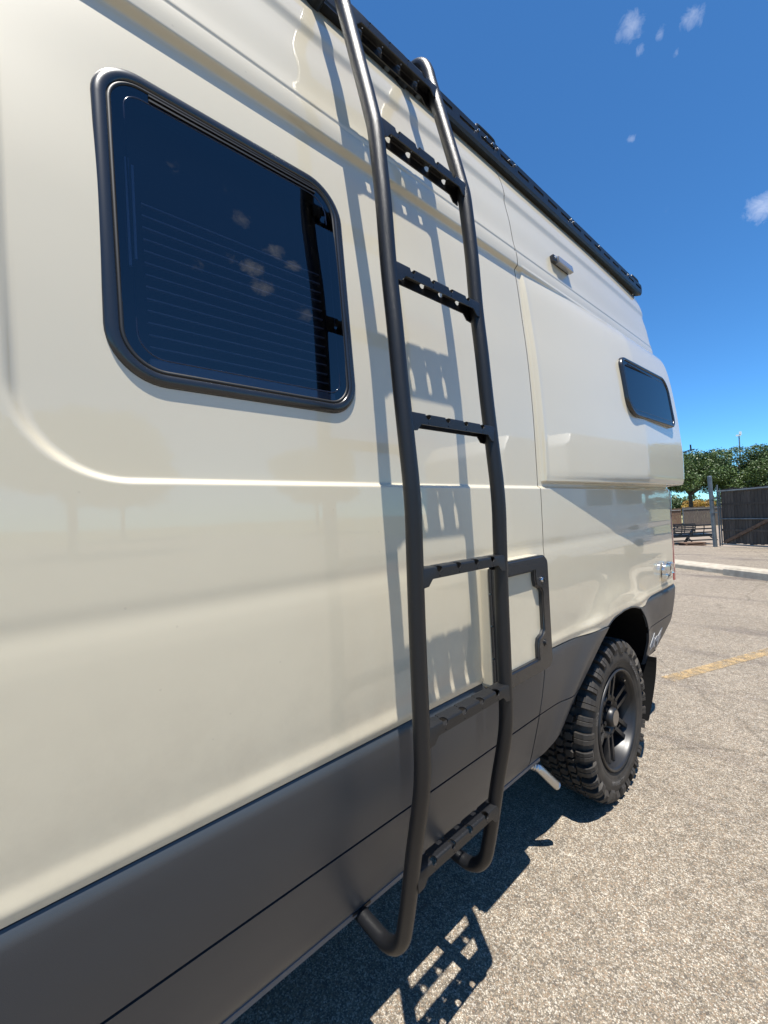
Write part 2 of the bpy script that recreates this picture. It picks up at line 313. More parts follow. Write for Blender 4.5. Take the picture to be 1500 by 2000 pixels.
# ------------------------------------------------------------------ ground
def gz(y):
    return np.interp(y, [-500, 12, 17.6, 22.0, 46, 62, 2000], [0, 0, -0.13, -0.50, -0.92, -1.15, -1.6])
ys = np.concatenate([[-400, -60, -10], np.linspace(-4, 12, 17), [14, 16, 17.6, 19, 20.5, 22], np.linspace(25, 46, 8), [50, 54, 58, 62, 90, 150, 400, 1500]])
xs = np.array([-1500, -200, -60, -30, -20, -12, -8, -4, -2, 0, 2, 4, 8, 16, 30, 60, 300])
P = [[(x, y, gz(y) - .02) for x in xs] for y in ys]
V, F = grid(P)
def ground_mat(name):
    return name
gr = mesh('ground', V, [f[::-1] for f in F], GRASS); tag(gr, 'open ground reaching the horizon', kind='structure')
def sheet(name, poly, m, dz, label, sub=12):
    """quad sheet following the ground: poly = 4 corners (x,y)"""
    a, b, c, d = [np.array(p, float) for p in poly]; G = []
    for i in range(sub + 1):
        u = i / sub; l = a + (d - a) * u; r = b + (c - b) * u
        G.append([(*(l + (r - l) * t), gz((l + (r - l) * t)[1]) + dz) for t in (0, .25, .5, .75, 1)])
    V, F = grid(G); o = mesh(name, V, F, m); return tag(o, label, kind='structure')
# parking lot asphalt in front of and beyond the kerb
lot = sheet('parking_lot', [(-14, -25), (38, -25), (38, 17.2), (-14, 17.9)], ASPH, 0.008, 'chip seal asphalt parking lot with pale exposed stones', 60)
yard = sheet('dirt_yard', [(-30, 16.6), (12, 16.6), (14, 49), (-34, 49)], DIRT, 0.003, 'pale dirt and gravel yard beyond the gate', 30)
# painted line (runs on out of the frame to the right)
d = np.array([0.47, 1.27]); d /= np.linalg.norm(d); nn = np.array([d[1], -d[0]])
a = np.array([-0.275, 3.95])
b = a + d * 5.0
yl = sheet('parking_line', [a - nn * .055, a + nn * .055, b + nn * .055, b - nn * .055], YEL, 0.012, 'worn yellow painted parking line on the asphalt', 8)

# kerb + gutter strip + wheel stop
def strip(name, p, q, w, h, m, chamfer=0.02, parent=None, z=0.004):
    p = np.array(p, float); q = np.array(q, float); dd = (q - p) / np.linalg.norm(q - p); n_ = np.array([-dd[1], dd[0]])   # n_ points away from camera side
    if n_[1] < 0: n_ = -n_
    prof = [(0, 0), (0.012, h - chamfer), (0.012 + chamfer, h), (w - chamfer, h), (w, h - chamfer), (w, 0)]
    K = 10
    G = [[(*(p + (q - p) * t + n_ * s), z + hh + gz((p + (q - p) * t)[1])) for s, hh in prof] for t in np.linspace(0, 1, K)]
    V, F = grid(G); F = list(F) + [tuple(range(len(prof))), tuple((K - 1) * len(prof) + k for k in range(len(prof)))[::-1]]
    return mesh(name, V, F, m, parent)
kd = np.array([0.855, -0.518])
k0 = np.array([-0.94, 10.23])
kerb = strip('kerb', k0 - kd * 9, k0 + kd * 9, 0.16, 0.10, CONC); tag(kerb, 'low concrete kerb along the far edge of the lot', kind='structure')
nb = np.array([0.518, 0.855])
gut = strip('kerb_walk', k0 - kd * 9 + nb * .175, k0 + kd * 9 + nb * .175, 0.42, 0.094, CONC, 0.01); tag(gut, 'concrete strip behind the kerb', kind='structure')
ws0 = np.array([-0.93, 10.08])
ws = strip('wheel_stop', ws0, ws0 + kd * 1.8, 0.15, 0.155, CONC, 0.035)
tag(ws, 'grey concrete wheel stop lying against the kerb', 'wheel stop')

# ------------------------------------------------------------------ VAN
van = empty('camper_van', (-0.9, 1.0, 0), 'cream high roof camper van with grey lower cladding and black side ladder', 'van')
VANP = Vector((-0.9, 1.0, 0))
def vp(o):            # parent keeping world coordinates
    o.parent = van; o.matrix_parent_inverse = Matrix.Translation(-VANP); return o
def sub(o, p):
    o.parent = p; o.matrix_parent_inverse = p.matrix_parent_inverse.copy() if p.parent is None else Matrix.Identity(4); return o
prof_pts = [(.900, -.012), (.912, -.0085), (.918, -.0062), (.926, -.0055), (.938, -.0066), (.955, -.0080), (1.0, -.0052), (1.05, -.0028), (1.10, -.0012), (1.17, 0.0), (1.235, .0002),
            (1.27, -.0006), (1.305, -.0024), (1.335, -.0010), (1.40, -.0004), (1.50, 0), (1.56, 0), (1.70, -.0008), (1.78, -.002), (2.0, -.011),
            (2.21, -.029), (2.388, -.0475), (2.396, -.0490), (2.416, -.0455), (2.424, -.0455), (2.466, -.0495), (2.470, -.0535), (2.474, -.0535), (2.479, -.0525), (2.50, -.0575),
            (2.60, -.0715), (2.68, -.0875), (2.692, -.0893), (2.706, -.0885), (2.718, -.0872), (2.735, -.0895), (2.80, -.107), (2.86, -.131), (2.884, -.144)]
pf = pchip([p[0] for p in prof_pts], [p[1] for p in prof_pts])
PODP = pchip([1.50, 1.558, 1.575, 1.60, 1.70, 1.93, 2.20, 2.32, 2.37, 2.41, 2.44, 2.9], [.076, .076, .082, .085, .086, .072, .040, .016, -.004, -.032, -.060, -.2])
def panel_mask(Y, z):
    # stamped recess: rounded lower front corner, bottom edge at 1.53, front edge at Y = 0
    R = .15; y0 = 0.0 - (z - 1.7) * .02; z0 = 1.526
    dy = (y0 + R) - Y; dz = (z0 + R) - z
    sd = np.where((dy > 0) & (dz > 0), R - np.hypot(dy, dz), np.minimum(Y - y0, z - z0))
    return sm01(sd / .011 + 0.05) * (1 - sm01((z - 2.398) / .016))
ARCH_Z, ARCH_R = .36, .56
def bodyx(Y, z):
    Y = np.asarray(Y, float); z = np.asarray(z, float)
    x = pf(z)
    x = x - .0115 * panel_mask(Y, z)
    for yc in (2.24, -2.35):                      # swelling over the wheel arches
        r = np.hypot(Y - yc, z - .36)
        x = x + .017 * np.exp(-((r - .60) / .085) ** 2) * (z < 1.3)
    # rear corner turns in
    x = x - .030 * np.clip((Y - 3.17) / .115, 0, 1) ** 2.4
    x = x - .012 * np.clip((Y - 2.2) / 1.0, 0, 1) ** 2 * np.clip((z - 2.3) / .5, 0, 1)
    # pod
    rmp = .20 * sm01((Y - 1.551) / .009) + .80 * np.clip((Y - 1.585) / .93, 0, 1)
    pod = PODP(z) - .035 * np.clip((Y - 3.19) / .08, 0, 1) ** 2
    on = sm01((z - 1.548) / .007)
    px = x + rmp * on * (pod - x)
    x = np.where((Y > 1.55) & (z > 1.546) & (z < 2.44) & (pod > x), px, x)
    return x
def zlow(Y):
    """lower edge of the cream body"""
    return np.interp(Y, [-2.95, -2.80, -2.5, -2.2, -1.9, -1.75, 1.5, 1.77, 2.02, 2.10, 2.18, 2.28, 2.38, 2.46, 2.54, 2.62, 2.70, 2.76, 3.3],
                     [.91, .87, .93, .93, .87, .905, .905, .898, .884, .878, .905, .921, .921, .906, .884, .884, .902, .912, .921])
def zrows(dense=True):
    seg = [(.900, .96, .005), (.96, 1.24, .02), (1.24, 1.36, .008), (1.36, 1.50, .02), (1.50, 1.56, .0025), (1.56, 1.62, .006), (1.62, 1.86, .010), (1.86, 2.30, .02), (2.30, 2.385, .01),
           (2.385, 2.428, .003), (2.428, 2.464, .009), (2.464, 2.484, .002), (2.484, 2.67, .02), (2.67, 2.75, .006), (2.75, 2.884, .012)]
    out = []
    for a, b, s in seg: out += list(np.arange(a, b - 1e-6, s))
    return np.array(out + [2.884])
ROOF = [(-.144, 2.884), (-.158, 2.903), (-.180, 2.923), (-.215, 2.943), (-.27, 2.958), (-.36, 2.970), (-.6, 2.982), (-1.0, 2.99)]
WIN = (.124, .650, 1.698, 2.284)
def wx(z): return float(pf(z)) - .0115
def inwin(y, z, inset):
    y0, y1, z0, z1 = WIN; R = .085; cy = min(max(y, y0 + R), y1 - R); cz = min(max(z, z0 + R), z1 - R)
    return math.hypot(y - cy, z - cz) < R - inset
def panel_mesh(name, Ys, cut=None):
    Z = zrows(); G = []
    for Y in Ys:
        zl = float(zlow(Y)); zz = np.where(Z < 1.15, zl + (Z - .900) / (1.15 - .900) * (1.15 - zl), Z)
        xz = bodyx(np.full(len(zz), Y), zz); off = bodyx(Y, 2.884) - pf(2.884)
        col = [(x, Y, z) for x, z in zip(xz, zz)] + [(x + off * max(0, 1 - k / 5), Y, z) for k, (x, z) in enumerate(ROOF[1:])]
        G.append(col)
    V, F = grid(G); V = np.array(V)
    if cut:
        F = [f for f in F if not inwin(V[list(f), 1].mean(), V[list(f), 2].mean(), .014)]
    return mesh(name, V, [f[::-1] for f in F], PAINT, sm=True)
Ya = np.concatenate([np.arange(-3.2, -.3, .06), np.arange(-.30, .40, .0065), np.arange(.40, 1.5, .018), [1.5195]])
Yb = np.concatenate([np.arange(1.5235, 1.70, .005), np.arange(1.70, 3.14, .02), np.arange(3.14, 3.285, .008)])
side = panel_mesh('side_panel', Ya, True); vp(side)
rearp = panel_mesh('rear_quarter_panel', Yb); vp(rearp)
# hidden structure behind: left side, roof half, nose, tail, floor
sh = B()
Zc = [.905, 1.3, 1.9, 2.39, 2.6, 2.884]
for Y0_, Y1_ in ((-3.2, 3.284),):
    G = [[(-2.0 - float(pf(z)), Y, z) for z in Zc] + [(-2.0 - x, Y, z) for x, z in ROOF[1:]] for Y in np.linspace(Y0_, Y1_, 14)]
    V, F = grid(G); sh.add(V, F)
def capf(Y, flip):
    o = [(float(pf(z)) - .030 * (Y > 3), Y, z) for z in np.linspace(.9, 2.884, 30)] + [(x, Y, z) for x, z in ROOF[1:]]
    P_ = o + [(-2.0 - p[0], p[1], p[2]) for p in o[::-1][1:]]
    sh.add(P_, [tuple(range(len(P_)))[::-1 if flip else 1]])
capf(3.282, True)
# sloping cab nose
nose = [(-3.2, 2.884), (-3.6, 2.75), (-4.25, 1.85), (-4.75, 1.35), (-4.95, 1.0), (-4.95, .5), (-3.2, .5)]
sh.add([(-.15 - .05 * max(0, z - 1.3), y, z) for y, z in nose] + [(-1.85 + .05 * max(0, z - 1.3), y, z) for y, z in nose],
       [tuple(range(7))[::-1], tuple(range(7, 14))] + [(i, (i + 1) % 7, 7 + (i + 1) % 7, 7 + i) for i in range(7)])
o = sh.build('body_shell', PAINT); vp(o)
fl = B(); fl.box((-1.90, -3.1, .46), (-.13, 1.52, .50)); fl.box((-1.90, 2.86, .46), (-.13, 3.2, .50)); fl.box((-1.9, 1.52, .46), (-.55, 2.86, .50))
# wheel housing + inner skin behind the cladding
fl.box((-.62, 1.55, .46), (-.60, 2.84, 1.08)); fl.box((-.62, 1.50, 1.06), (-.05, 2.86, 1.08)); fl.box((-.6, 2.84, .5), (-.07, 2.86, 1.07))
fl.box((-.14, -3.1, .50), (-.12, 1.50, .95)); fl.box((-.14, 1.525, .50), (-.12, 1.56, 1.0)); fl.box((-.14, 2.87, .6), (-.12, 3.18, 1.0))
o = fl.build('underbody', UNDER); vp(o)
# seam backing and window cavity
sb = B(); sb.add([(float(bodyx(1.51, z)) - .012, y, z) for y in (1.50, 1.54) for z in np.linspace(.925, 2.88, 60)], [(i, i + 1, 61 + i, 60 + i) for i in range(59)])
o = sb.build('door_seam', DARK); vp(o)
# drive-train bits: exhaust/heater outlet, axle, shock
ax = B(); ax.tube([(-.3, 2.22, .40), (-1.7, 2.22, .40)], .045, 12); ax.tube([(-.5, 2.05, .42), (-.5, 2.35, .85)], .03, 8); ax.box((-.62, 1.2, .36), (-.54, 3.1, .44)); ax.tube([(-.8, -1.0, .36), (-.8, 1.8, .34), (-.75, 2.9, .42)], .04, 10)
ax.bar((-.30, 2.30, 1.05), (-.30, 2.20, .78), .03, .05)
o = ax.build('rear_axle', UNDER); vp(o)

# --- lower cladding ------------------------------------------------
cf = pchip([.43, .45, .52, .60, .655, .75, .82, .86, .885, .897, .902], [-.104, -.094, -.074, -.054, -.041, -.022, -.0115, -.0065, -.0050, -.0080, -.0150])
def cladx(Y, z):
    x = cf(z)
    for yc in (2.24, -2.35):
        r = np.hypot(Y - yc, z - .36); x = x + .016 * np.exp(-((r - .57) / .06) ** 2)
    return x - .022 * np.clip((Y - 3.20) / .10, 0, 1) ** 2
def clad(name, y0f, y1f, z0f, z1f, nu=40, nv=18, lip=.012, parent=None):
    """surface between y0f(z)..y1f(z) and z0f(Y)..z1f(Y); edges rolled inwards by lip"""
    G = []
    for i in range(nu + 1):
        row = []
        for j in range(nv + 1):
            u, v_ = i / nu, j / nv
            Y = y0f(.66) * (1 - u) + y1f(.66) * u
            for _ in range(4):
                z = z0f(Y) * (1 - v_) + z1f(Y) * v_; Y = y0f(z) * (1 - u) + y1f(z) * u
            e = 0
            x = float(cladx(Y, z)) - e
            row.append((x, Y, z))
        G.append(row)
    G = np.array(G)
    # rolled rims: an inset first row, then a return flange
    def ring(G):
        top = G[:, -1:].copy(); bot = G[:, :1].copy(); top[..., 0] -= lip; bot[..., 0] -= lip; top[..., 2] += .0008; bot[..., 2] -= .0008
        G = np.concatenate([bot, G, top], 1); l = G[:1].copy(); r = G[-1:].copy(); l[..., 0] -= lip; r[..., 0] -= lip; l[..., 1] -= .0008; r[..., 1] += .0008
        return np.concatenate([l, G, r], 0)
    G = ring(G); V, F = grid(G); me = bpy.data.meshes.new(name)
    me.from_pydata([tuple(p) for p in V], [], [f[::-1] for f in F]); me.update(); smooth(me)
    try: me.set_sharp_from_angle(angle=math.radians(35))
    except Exception: pass
    o = link(name, me, CLAD); vp(o); return o
GA = .0022
archf = lambda z: float(np.interp(z, [.43, .50, .56, .70, .80, .871, .92], [1.585, 1.69, 1.75, 1.90, 2.01, 2.085, 2.13]))
archr = lambda z: float(np.interp(z, [.53, .65, .72, .775, .82, .871, .90], [2.755, 2.735, 2.70, 2.655, 2.61, 2.54, 2.50]))
C = lambda v_: (lambda *_: v_)
topz = lambda Y: float(zlow(Y)) - .004
clad('upper_cladding', C(-1.80), C(1.493), C(.6585), topz, 60)
clad('lower_cladding', C(-1.80), C(1.493), C(.434), C(.6515), 60)
clad('upper_cladding', C(1.500), archf, lambda Y: float(np.interp(Y, [1.5, 1.75, 1.9], [.6575, .652, .645])), topz, 30)
clad('lower_cladding', C(1.500), archf, lambda Y: float(np.interp(Y, [1.5, 1.6, 1.9], [.434, .44, .46])), lambda Y: float(np.interp(Y, [1.5, 1.75, 1.9], [.6525, .647, .640])), 30)
clad('rear_bumper', archr, C(3.243), C(.7255), topz, 40)
clad('bumper_end_cap', C(3.247), C(3.305), lambda Y: .735, lambda Y: .905, 8)
zb = lambda Y: float(np.interp(Y, [2.5, 2.745, 3.0, 3.10, 3.27], [.50, .50, .535, .59, .712]))
clad('rear_bumper', archr, C(3.243), zb, C(.7205), 40)
# rolled metal lip under the sill
G = []
for Y in np.linspace(-1.8, 1.585, 60):
    x0_ = float(cladx(Y, .434)); G.append([(x0_ - .004, Y, .434), (x0_ + .001, Y, .431), (x0_ + .001, Y, .419), (x0_ - .004, Y, .416), (x0_ - .03, Y, .416)])
V, F = grid(G); o = mesh('sill_lip', V, F, mat('sill_grey', (0.11, 0.11, 0.115), .4), sm=False); vp(o)
# inner liner band of the arch
G = []
pts = [(1.60, .44), (1.70, .50), (1.76, .56), (1.91, .70), (2.02, .80), (2.10, .866), (2.18, .895), (2.28, .910), (2.38, .910), (2.46, .896), (2.53, .876), (2.61, .82), (2.665, .765), (2.71, .70), (2.742, .64), (2.757, .55)]
for y, z in pts: G.append([(float(cladx(y, z)) - .004, y, z), (float(cladx(y, z)) - .10, y, z), (-.35, y, z + .03)])
V, F = grid(G); o = mesh('arch_liner', V, F, DARK, sm=True); vp(o)
# lip along the cream wheel-arch top
lp = [(float(bodyx(y, zlow(y))) - .004, y, float(zlow(y)) - .002) for y in np.linspace(2.10, 2.55, 24)]
b_ = B(); b_.tube(lp, .006, 8); o = b_.build('arch_trim', CLAD, sm=True); vp(o)
# mud flap
G = []
for t in np.linspace(0, 1, 12):
    y = 2.785 - .19 * t ** 1.6; z = .545 - .30 * t
    G.append([(-.015, y, z), (-.010, y + .012, z), (-.33, y + .012, z), (-.33, y, z)])
V, F = grid(G, close_v=True); F = list(F) + [(0, 1, 2, 3), (44, 47, 46, 45)]
o = mesh('mud_flap', V, F, DARK); vp(o)

# bumper badge 4x4 (flat decal letters)
def text_mesh(s, size, extr=0.0006, shear=0.0, name='lettering', bold=0.0):
    cu = bpy.data.curves.new(name, 'FONT'); cu.body = s; cu.size = size; cu.extrude = extr; cu.shear = shear; cu.offset = bold; cu.align_x = 'CENTER'; cu.resolution_u = 3
    ob = bpy.data.objects.new('tmp', cu); COL.objects.link(ob); bpy.context.view_layer.update()
    me = bpy.data.meshes.new_from_object(ob.evaluated_get(bpy.context.evaluated_depsgraph_get())); bpy.data.objects.remove(ob); return me
me = text_mesh('4x4', .135, .001, .3, 'badge', .0045)
for v_ in me.vertices:
    y = 2.905 + v_.co.x * 1.1; z = .566 + v_.co.y * 1.0
    v_.co = Vector((float(cladx(y, z)) + .0015 + v_.co.z, y, z))
o = link('badge', me, WHITE_DECAL); me.materials.clear(); me.materials.append(WHITE_DECAL); vp(o)

# tail lamp sliver, rear latch
b_ = B(); b_.box((-.075, 3.262, .93), (-.016, 3.300, 1.52)); o = b_.build('tail_lamp', RED, bev=.006, sm=True); vp(o)
b_ = B(); b_.cyl((.012, 2.985, 1.035), (1, 0, 0), .042, .02, 20); b_.box((0.0, 2.945, .985), (.034, 3.045, 1.012)); b_.box((.0, 2.96, 1.012), (.042, 3.00, 1.07)); b_.cyl((.03, 3.02, 1.045), (0, 0, 1), .016, .06, 14)
b_.box((.0, 3.03, .992), (.03, 3.06, 1.08)); o = b_.build('spare_carrier_latch', CHROME, bev=.003, sm=True); vp(o)
b_ = B(); b_.tube([(-.02, 3.24, 1.735), (.065, 3.50, 1.80)], .004, 6); b_.tube([(.065, 3.50, 1.79), (.062, 3.505, 1.835)], .005, 6); b_.tube([(.055, 3.51, 1.80), (.085, 3.50, 1.80)], .004, 6); o = b_.build('rear_antenna', BLACK); vp(o)

# --- big window --------------------------------------------------
def loops(spec, rect, rad, xf, n=12):
    """spec: list of (inset, xoff)"""
    G = []
    for ins, xo in spec:
        r = [max(.004, q - ins) for q in rad]
        L_ = rrect(rect[0] + ins, rect[1] - ins, rect[2] + ins, rect[3] - ins, r, n)
        G.append([(xf(z) + xo, y, z) for y, z in L_])
    return G
rad = (.095, .078, .092, .080)
def fprof(t0, t1, w, h, base=0.0):
    return [(t0 + (t1 - t0) * k / 10, base + h * math.sin(math.pi * (k / 10) ** .8) ** .7) for k in range(11)]
spec = [(0, -.012), (0, -.002), (.0010, .0020), (.0035, .0050), (.008, .0072), (.013, .0080), (.018, .0076), (.0215, .0062), (.0235, .0042), (.0240, .000), (.0240, -.012)]
V, F = grid(loops(spec, WIN, rad, wx), close_v=True)
win = mesh('window_frame', V, F, SATIN, sm=True); vp(win)
def wchild(o): o.parent = win; o.matrix_parent_inverse = Matrix.Translation(-VANP) @ Matrix.Identity(4) if False else Matrix.Identity(4); return o
spec = [(.0235, -.002), (.0235, .0045), (.027, .0052), (.030, .0045), (.0305, -.002)]
V, F = grid(loops(spec, WIN, rad, wx), close_v=True); wchild(mesh('rubber_seal', V, F, RUB, sm=True))
Lp = rrect(WIN[0] + .029, WIN[1] - .029, WIN[2] + .029, WIN[3] - .029, [q - .029 for q in rad], 12)
py0, py1, pz0, pz1 = WIN[0] + .029, WIN[1] - .029, WIN[2] + .029, WIN[3] - .029; pr_ = [q - .029 for q in rad]
def pext(z):
    def c_(rr, dz): return rr - math.sqrt(max(0, rr * rr - dz * dz))
    a_ = c_(pr_[0], max(0, pz0 + pr_[0] - z)) if z < pz0 + pr_[0] else c_(pr_[3], z - (pz1 - pr_[3])) if z > pz1 - pr_[3] else 0
    b2 = c_(pr_[1], max(0, pz0 + pr_[1] - z)) if z < pz0 + pr_[1] else c_(pr_[2], z - (pz1 - pr_[2])) if z > pz1 - pr_[2] else 0
    return py0 + a_, py1 - b2
zl_ = [pz0 + (pz1 - pz0) * (.5 - .5 * math.cos(math.pi * k / 48)) for k in range(49)]
G = []
for z in zl_:
    ya_, yb_ = pext(z); G.append([(wx(z) + .0030, ya_ + (yb_ - ya_) * t, z) for t in np.linspace(0, 1, 9)])
V, F = grid(G); pane = mesh('glass_pane', V, [f[::-1] for f in F], PANE, sm=True); wchild(pane)
# moulded ridge inside the pane + top hinge strip
spec = [(.048, .0028), (.0485, .0038), (.0505, .0038), (.051, .0028)]
V, F = grid(loops(spec, WIN, rad, wx), close_v=True); wchild(mesh('pane_ridge', V, F, mat('ridge_plastic', (0.010, 0.014, 0.03), 0.12, spec=.5), sm=True))
b_ = B(); zt = 2.242; b_.box((wx(zt) + .002, .215, zt - .0035), (wx(zt) + .0065, .575, zt)); b_.box((wx(zt) + .002, .215, zt + .006), (wx(zt) + .0058, .575, zt + .009)); wchild(b_.build('hinge_strip', RUB))
# cavity + blinds
y0, y1, z0, z1 = WIN
b_ = B(); q = .004
b_.box((-.125, y0 + q, z0 - .02), (-.120, y1 - q, z1 + .02)); b_.box((-.125, y0 - .01, z0 - .02), (-.062, y0 + q, z1 + .02)); b_.box((-.125, y1 - q, z0 - .02), (-.062, y1 + .01, z1 + .02))
b_.box((-.125, y0, z0 - .01), (-.02, y1, z0 + .004)); b_.box((-.125, y0, z1 - .004), (-.066, y1, z1 + .01)); wchild(b_.build('window_cavity', mat('cavity_liner', (0.018, 0.020, 0.03), .6)))
slat = None; GR = mat('blind_edge', (0.42, 0.47, 0.56), 0.6)
for k in range(14):
    z = 1.765 + k * .0235
    if slat is None:
        b_ = B(); b_.box((-.066, .205, -.0016), (-.058, .605, .0012))
        slat = b_.build('blind_slat', BLIND); o = slat
    else:
        o = bpy.data.objects.new('blind_slat', slat.data); COL.objects.link(o)
    o.location = (-.0 - .066 * (z - 1.70), 0, z); wchild(o)
b_ = B(); b_.box((-.062, .200, 1.735), (-.048, .612, 1.758)); b_.box((-.060, .200, 1.716), (-.046, .50, 1.726)); wchild(b_.build('blind_rail', GR))
b_ = B(); b_.box((-.066, .176, 1.93), (-.060, .182, 2.13)); b_.box((-.066, .186, 1.945), (-.060, .190, 2.12)); wchild(b_.build('blind_guide', mat('guide_blue', (0.25, 0.36, 0.55), .4)))

# --- pod window ----------------------------------------------------
PW = (2.315, 3.035, 1.893, 2.203)
def pwx(y, z): return float(bodyx(y, z))
def ploops(spec, rect, rad_):
    G = []
    for ins, xo in spec:
        L_ = rrect(rect[0] + ins, rect[1] - ins, rect[2] + ins, rect[3] - ins, [max(.004, q - ins) for q in rad_], 10)
        G.append([(pf_w(y, z) + xo, y, z) for y, z in L_])
    return G
cA, cB, cC = pwx(2.3, 1.92) + .002, pwx(3.02, 1.92) + .002, pwx(2.3, 2.18) + .002
pmax = max(pwx(y, z) - (cA + (cB - cA) * (y - 2.3) / .72 + (cC - cA) * (z - 1.93) / .24) for y in np.linspace(2.27, 3.07, 9) for z in np.linspace(1.91, 2.19, 9))
cA += max(0, pmax - .0015); cB += max(0, pmax - .0015); cC += max(0, pmax - .0015)
def pf_w(y, z): return cA + (cB - cA) * (y - 2.3) / .72 + (cC - cA) * (z - 1.93) / .24
prad = (.10, .06, .10, .06)
spec = [(-.0, -.03), (0, -.002), (.001, .004), (.004, .009), (.009, .011), (.015, .010), (.018, .006), (.0185, .000)]
V, F = grid(ploops(spec, PW, prad), close_v=True); pwin = mesh('window_frame', V, F, SATIN, sm=True); vp(pwin)
Lp = rrect(PW[0] + .017, PW[1] - .017, PW[2] + .017, PW[3] - .017, [q - .017 for q in prad], 10)
V = [(pf_w(y, z) + .005, y, z) for y, z in Lp]
o = mesh('glass_pane', V, [tuple(range(len(V)))], DGLASS); o.parent = pwin
b_ = B(); b_.box((pf_w(2.6, 2.16) + .004, 2.38, 2.164), (pf_w(2.6, 2.16) + .009, 2.97, 2.168)); o = b_.build('hinge_strip', RUB); o.parent = pwin
V, F = grid(ploops([(.036, .0048), (.0365, .0058), (.039, .0058), (.0395, .0048)], PW, prad), close_v=True); o = mesh('pane_ridge', V, F, mat('ridge_plastic_dark', (0.02, 0.03, 0.05), .2), sm=True); o.parent = pwin

# --- utility hatch --------------------------------------------------
HX = (1.105, 1.435, .885, 1.285)
def hx(z): return float(bodyx(1.3, max(z, .95)))
Lp = rrect(HX[0], HX[1], HX[2], HX[3], (.02, .03, .03, .02), 6)
V = [(-.02, y, z) for y, z in Lp] + [(.030, y, z) for y, z in Lp] + [(.034, y + (.004 if y < 1.27 else -.004), z + (.004 if z < 1.08 else -.004)) for y, z in Lp]
k = len(Lp); F = [(i, (i + 1) % k, k + (i + 1) % k, k + i) for i in range(k)] + [(k + i, k + (i + 1) % k, 2 * k + (i + 1) % k, 2 * k + i) for i in range(k)] + [tuple(range(2 * k, 3 * k))]
hatch = mesh('utility_hatch', V, F, PAINT, sm=False); vp(hatch)
inner = []
yi0, yi1, zi0, zi1 = HX[0] + .045, HX[1] - .052, HX[2] + .050, HX[3] - .050
# inner opening with two latch bosses on the rear side
bz0, bz1 = zi1 - .062, zi0 + .075
inner = [(yi0, zi0), (yi1 - .045, zi0), (yi1 - .045, zi0 + .045), (yi1 - .037, bz1 - .008), (yi1 - .012, bz1 + .002), (yi1, bz1 + .016), (yi1, bz0 - .016), (yi1 - .012, bz0 - .002), (yi1 - .037, bz0 + .008), (yi1 - .045, bz0 + .03), (yi1 - .045, zi1), (yi0, zi1)]
outer = []
cyc, czc = (yi0 + yi1) / 2, (zi0 + zi1) / 2
Lo = rrect(HX[0] + .002, HX[1] - .0, HX[2] - .0, HX[3] + .0, (.01, .035, .035, .01), 6)
bm = bmesh.new()
def ringv(P_, x): return [bm.verts.new((x, y, z)) for y, z in P_]
ov = ringv(Lo, .040); iv = ringv(inner, .040)
eo = [bm.edges.new((ov[i], ov[(i + 1) % len(ov)])) for i in range(len(ov))]; ei = [bm.edges.new((iv[i], iv[(i + 1) % len(iv)])) for i in range(len(iv))]
bmesh.ops.triangle_fill(bm, use_beauty=True, edges=eo + ei)
ret = bmesh.ops.extrude_face_region(bm, geom=bm.faces[:])
bmesh.ops.translate(bm, vec=(.020, 0, 0), verts=[g for g in ret['geom'] if isinstance(g, bmesh.types.BMVert)])
bmesh.ops.recalc_face_normals(bm, faces=bm.faces[:])
bmesh.ops.dissolve_limit(bm, angle_limit=.01, verts=bm.verts[:], edges=bm.edges[:])
bmesh.ops.bevel(bm, geom=[e for e in bm.edges if e.is_manifold and e.calc_face_angle(0) > .9 and all(v_.co.x > .055 for v_ in e.verts)], offset=.006, segments=3, affect='EDGES')
me = bpy.data.meshes.new('hatch_frame'); bm.to_mesh(me); bm.free(); smooth(me); me.set_sharp_from_angle(angle=math.radians(30))
o = link('hatch_frame', me, SATIN); o.parent = hatch
b_ = B(); b_.box((.030, yi0 - .03, zi0 - .03), (.044, yi1 + .02, zi1 + .03)); o = b_.build('hatch_skin', PAINT); o.parent = hatch
b_ = B(); b_.box((.022, HX[0] + .004, HX[2] + .004), (.040, HX[0] + .03, HX[3] - .004))
o = b_.build('hinge_leaf', RUB); o.parent = hatch
for a_, c_ in ((.895, .99), (.995, 1.09), (1.095, 1.19), (1.195, 1.27)):
    b_ = B(); b_.cyl((.036, HX[0] + .001, (a_ + c_) / 2), (0, 0, 1), .0055, c_ - a_, 10); o = b_.build('hinge_knuckle', SATIN, sm=True); o.parent = hatch
for z, m_ in ((zi1 - .035, CHROME), (zi0 + .045, SATIN)):
    b_ = B(); b_.cyl((.061, HX[1] - .05, z), (1, 0, 0), .0125, .004, 20); b_.cyl((.063, HX[1] - .05, z), (1, 0, 0), .0075, .006, 16); o = b_.build('latch', m_, sm=True); o.parent = hatch

# --- side light ------------------------------------------------------
LY, LZ = 1.93, 2.567
M_ = Matrix.Translation((float(bodyx(LY, LZ)) + .002, LY, LZ)) @ Matrix.Rotation(math.radians(-8.0), 4, 'Y')
b_ = B(); b_.box((-.006, -.085, -.017), (.016, .085, .014), M_); lt = b_.build('porch_light', SATIN, bev=.005, sm=True); vp(lt)
b_ = B(); b_.box((.004, -.055, -.020), (.026, .088, .0115), M_); o = b_.build('light_lens', LENS, bev=.006, sm=True); o.parent = lt
b_ = B(); b_.cyl(M_ @ Vector((.017, -.071, 0)), M_.to_3x3() @ Vector((1, 0, 0)), .006, .006, 12); o = b_.build('screw', CHROME, sm=True); o.parent = lt

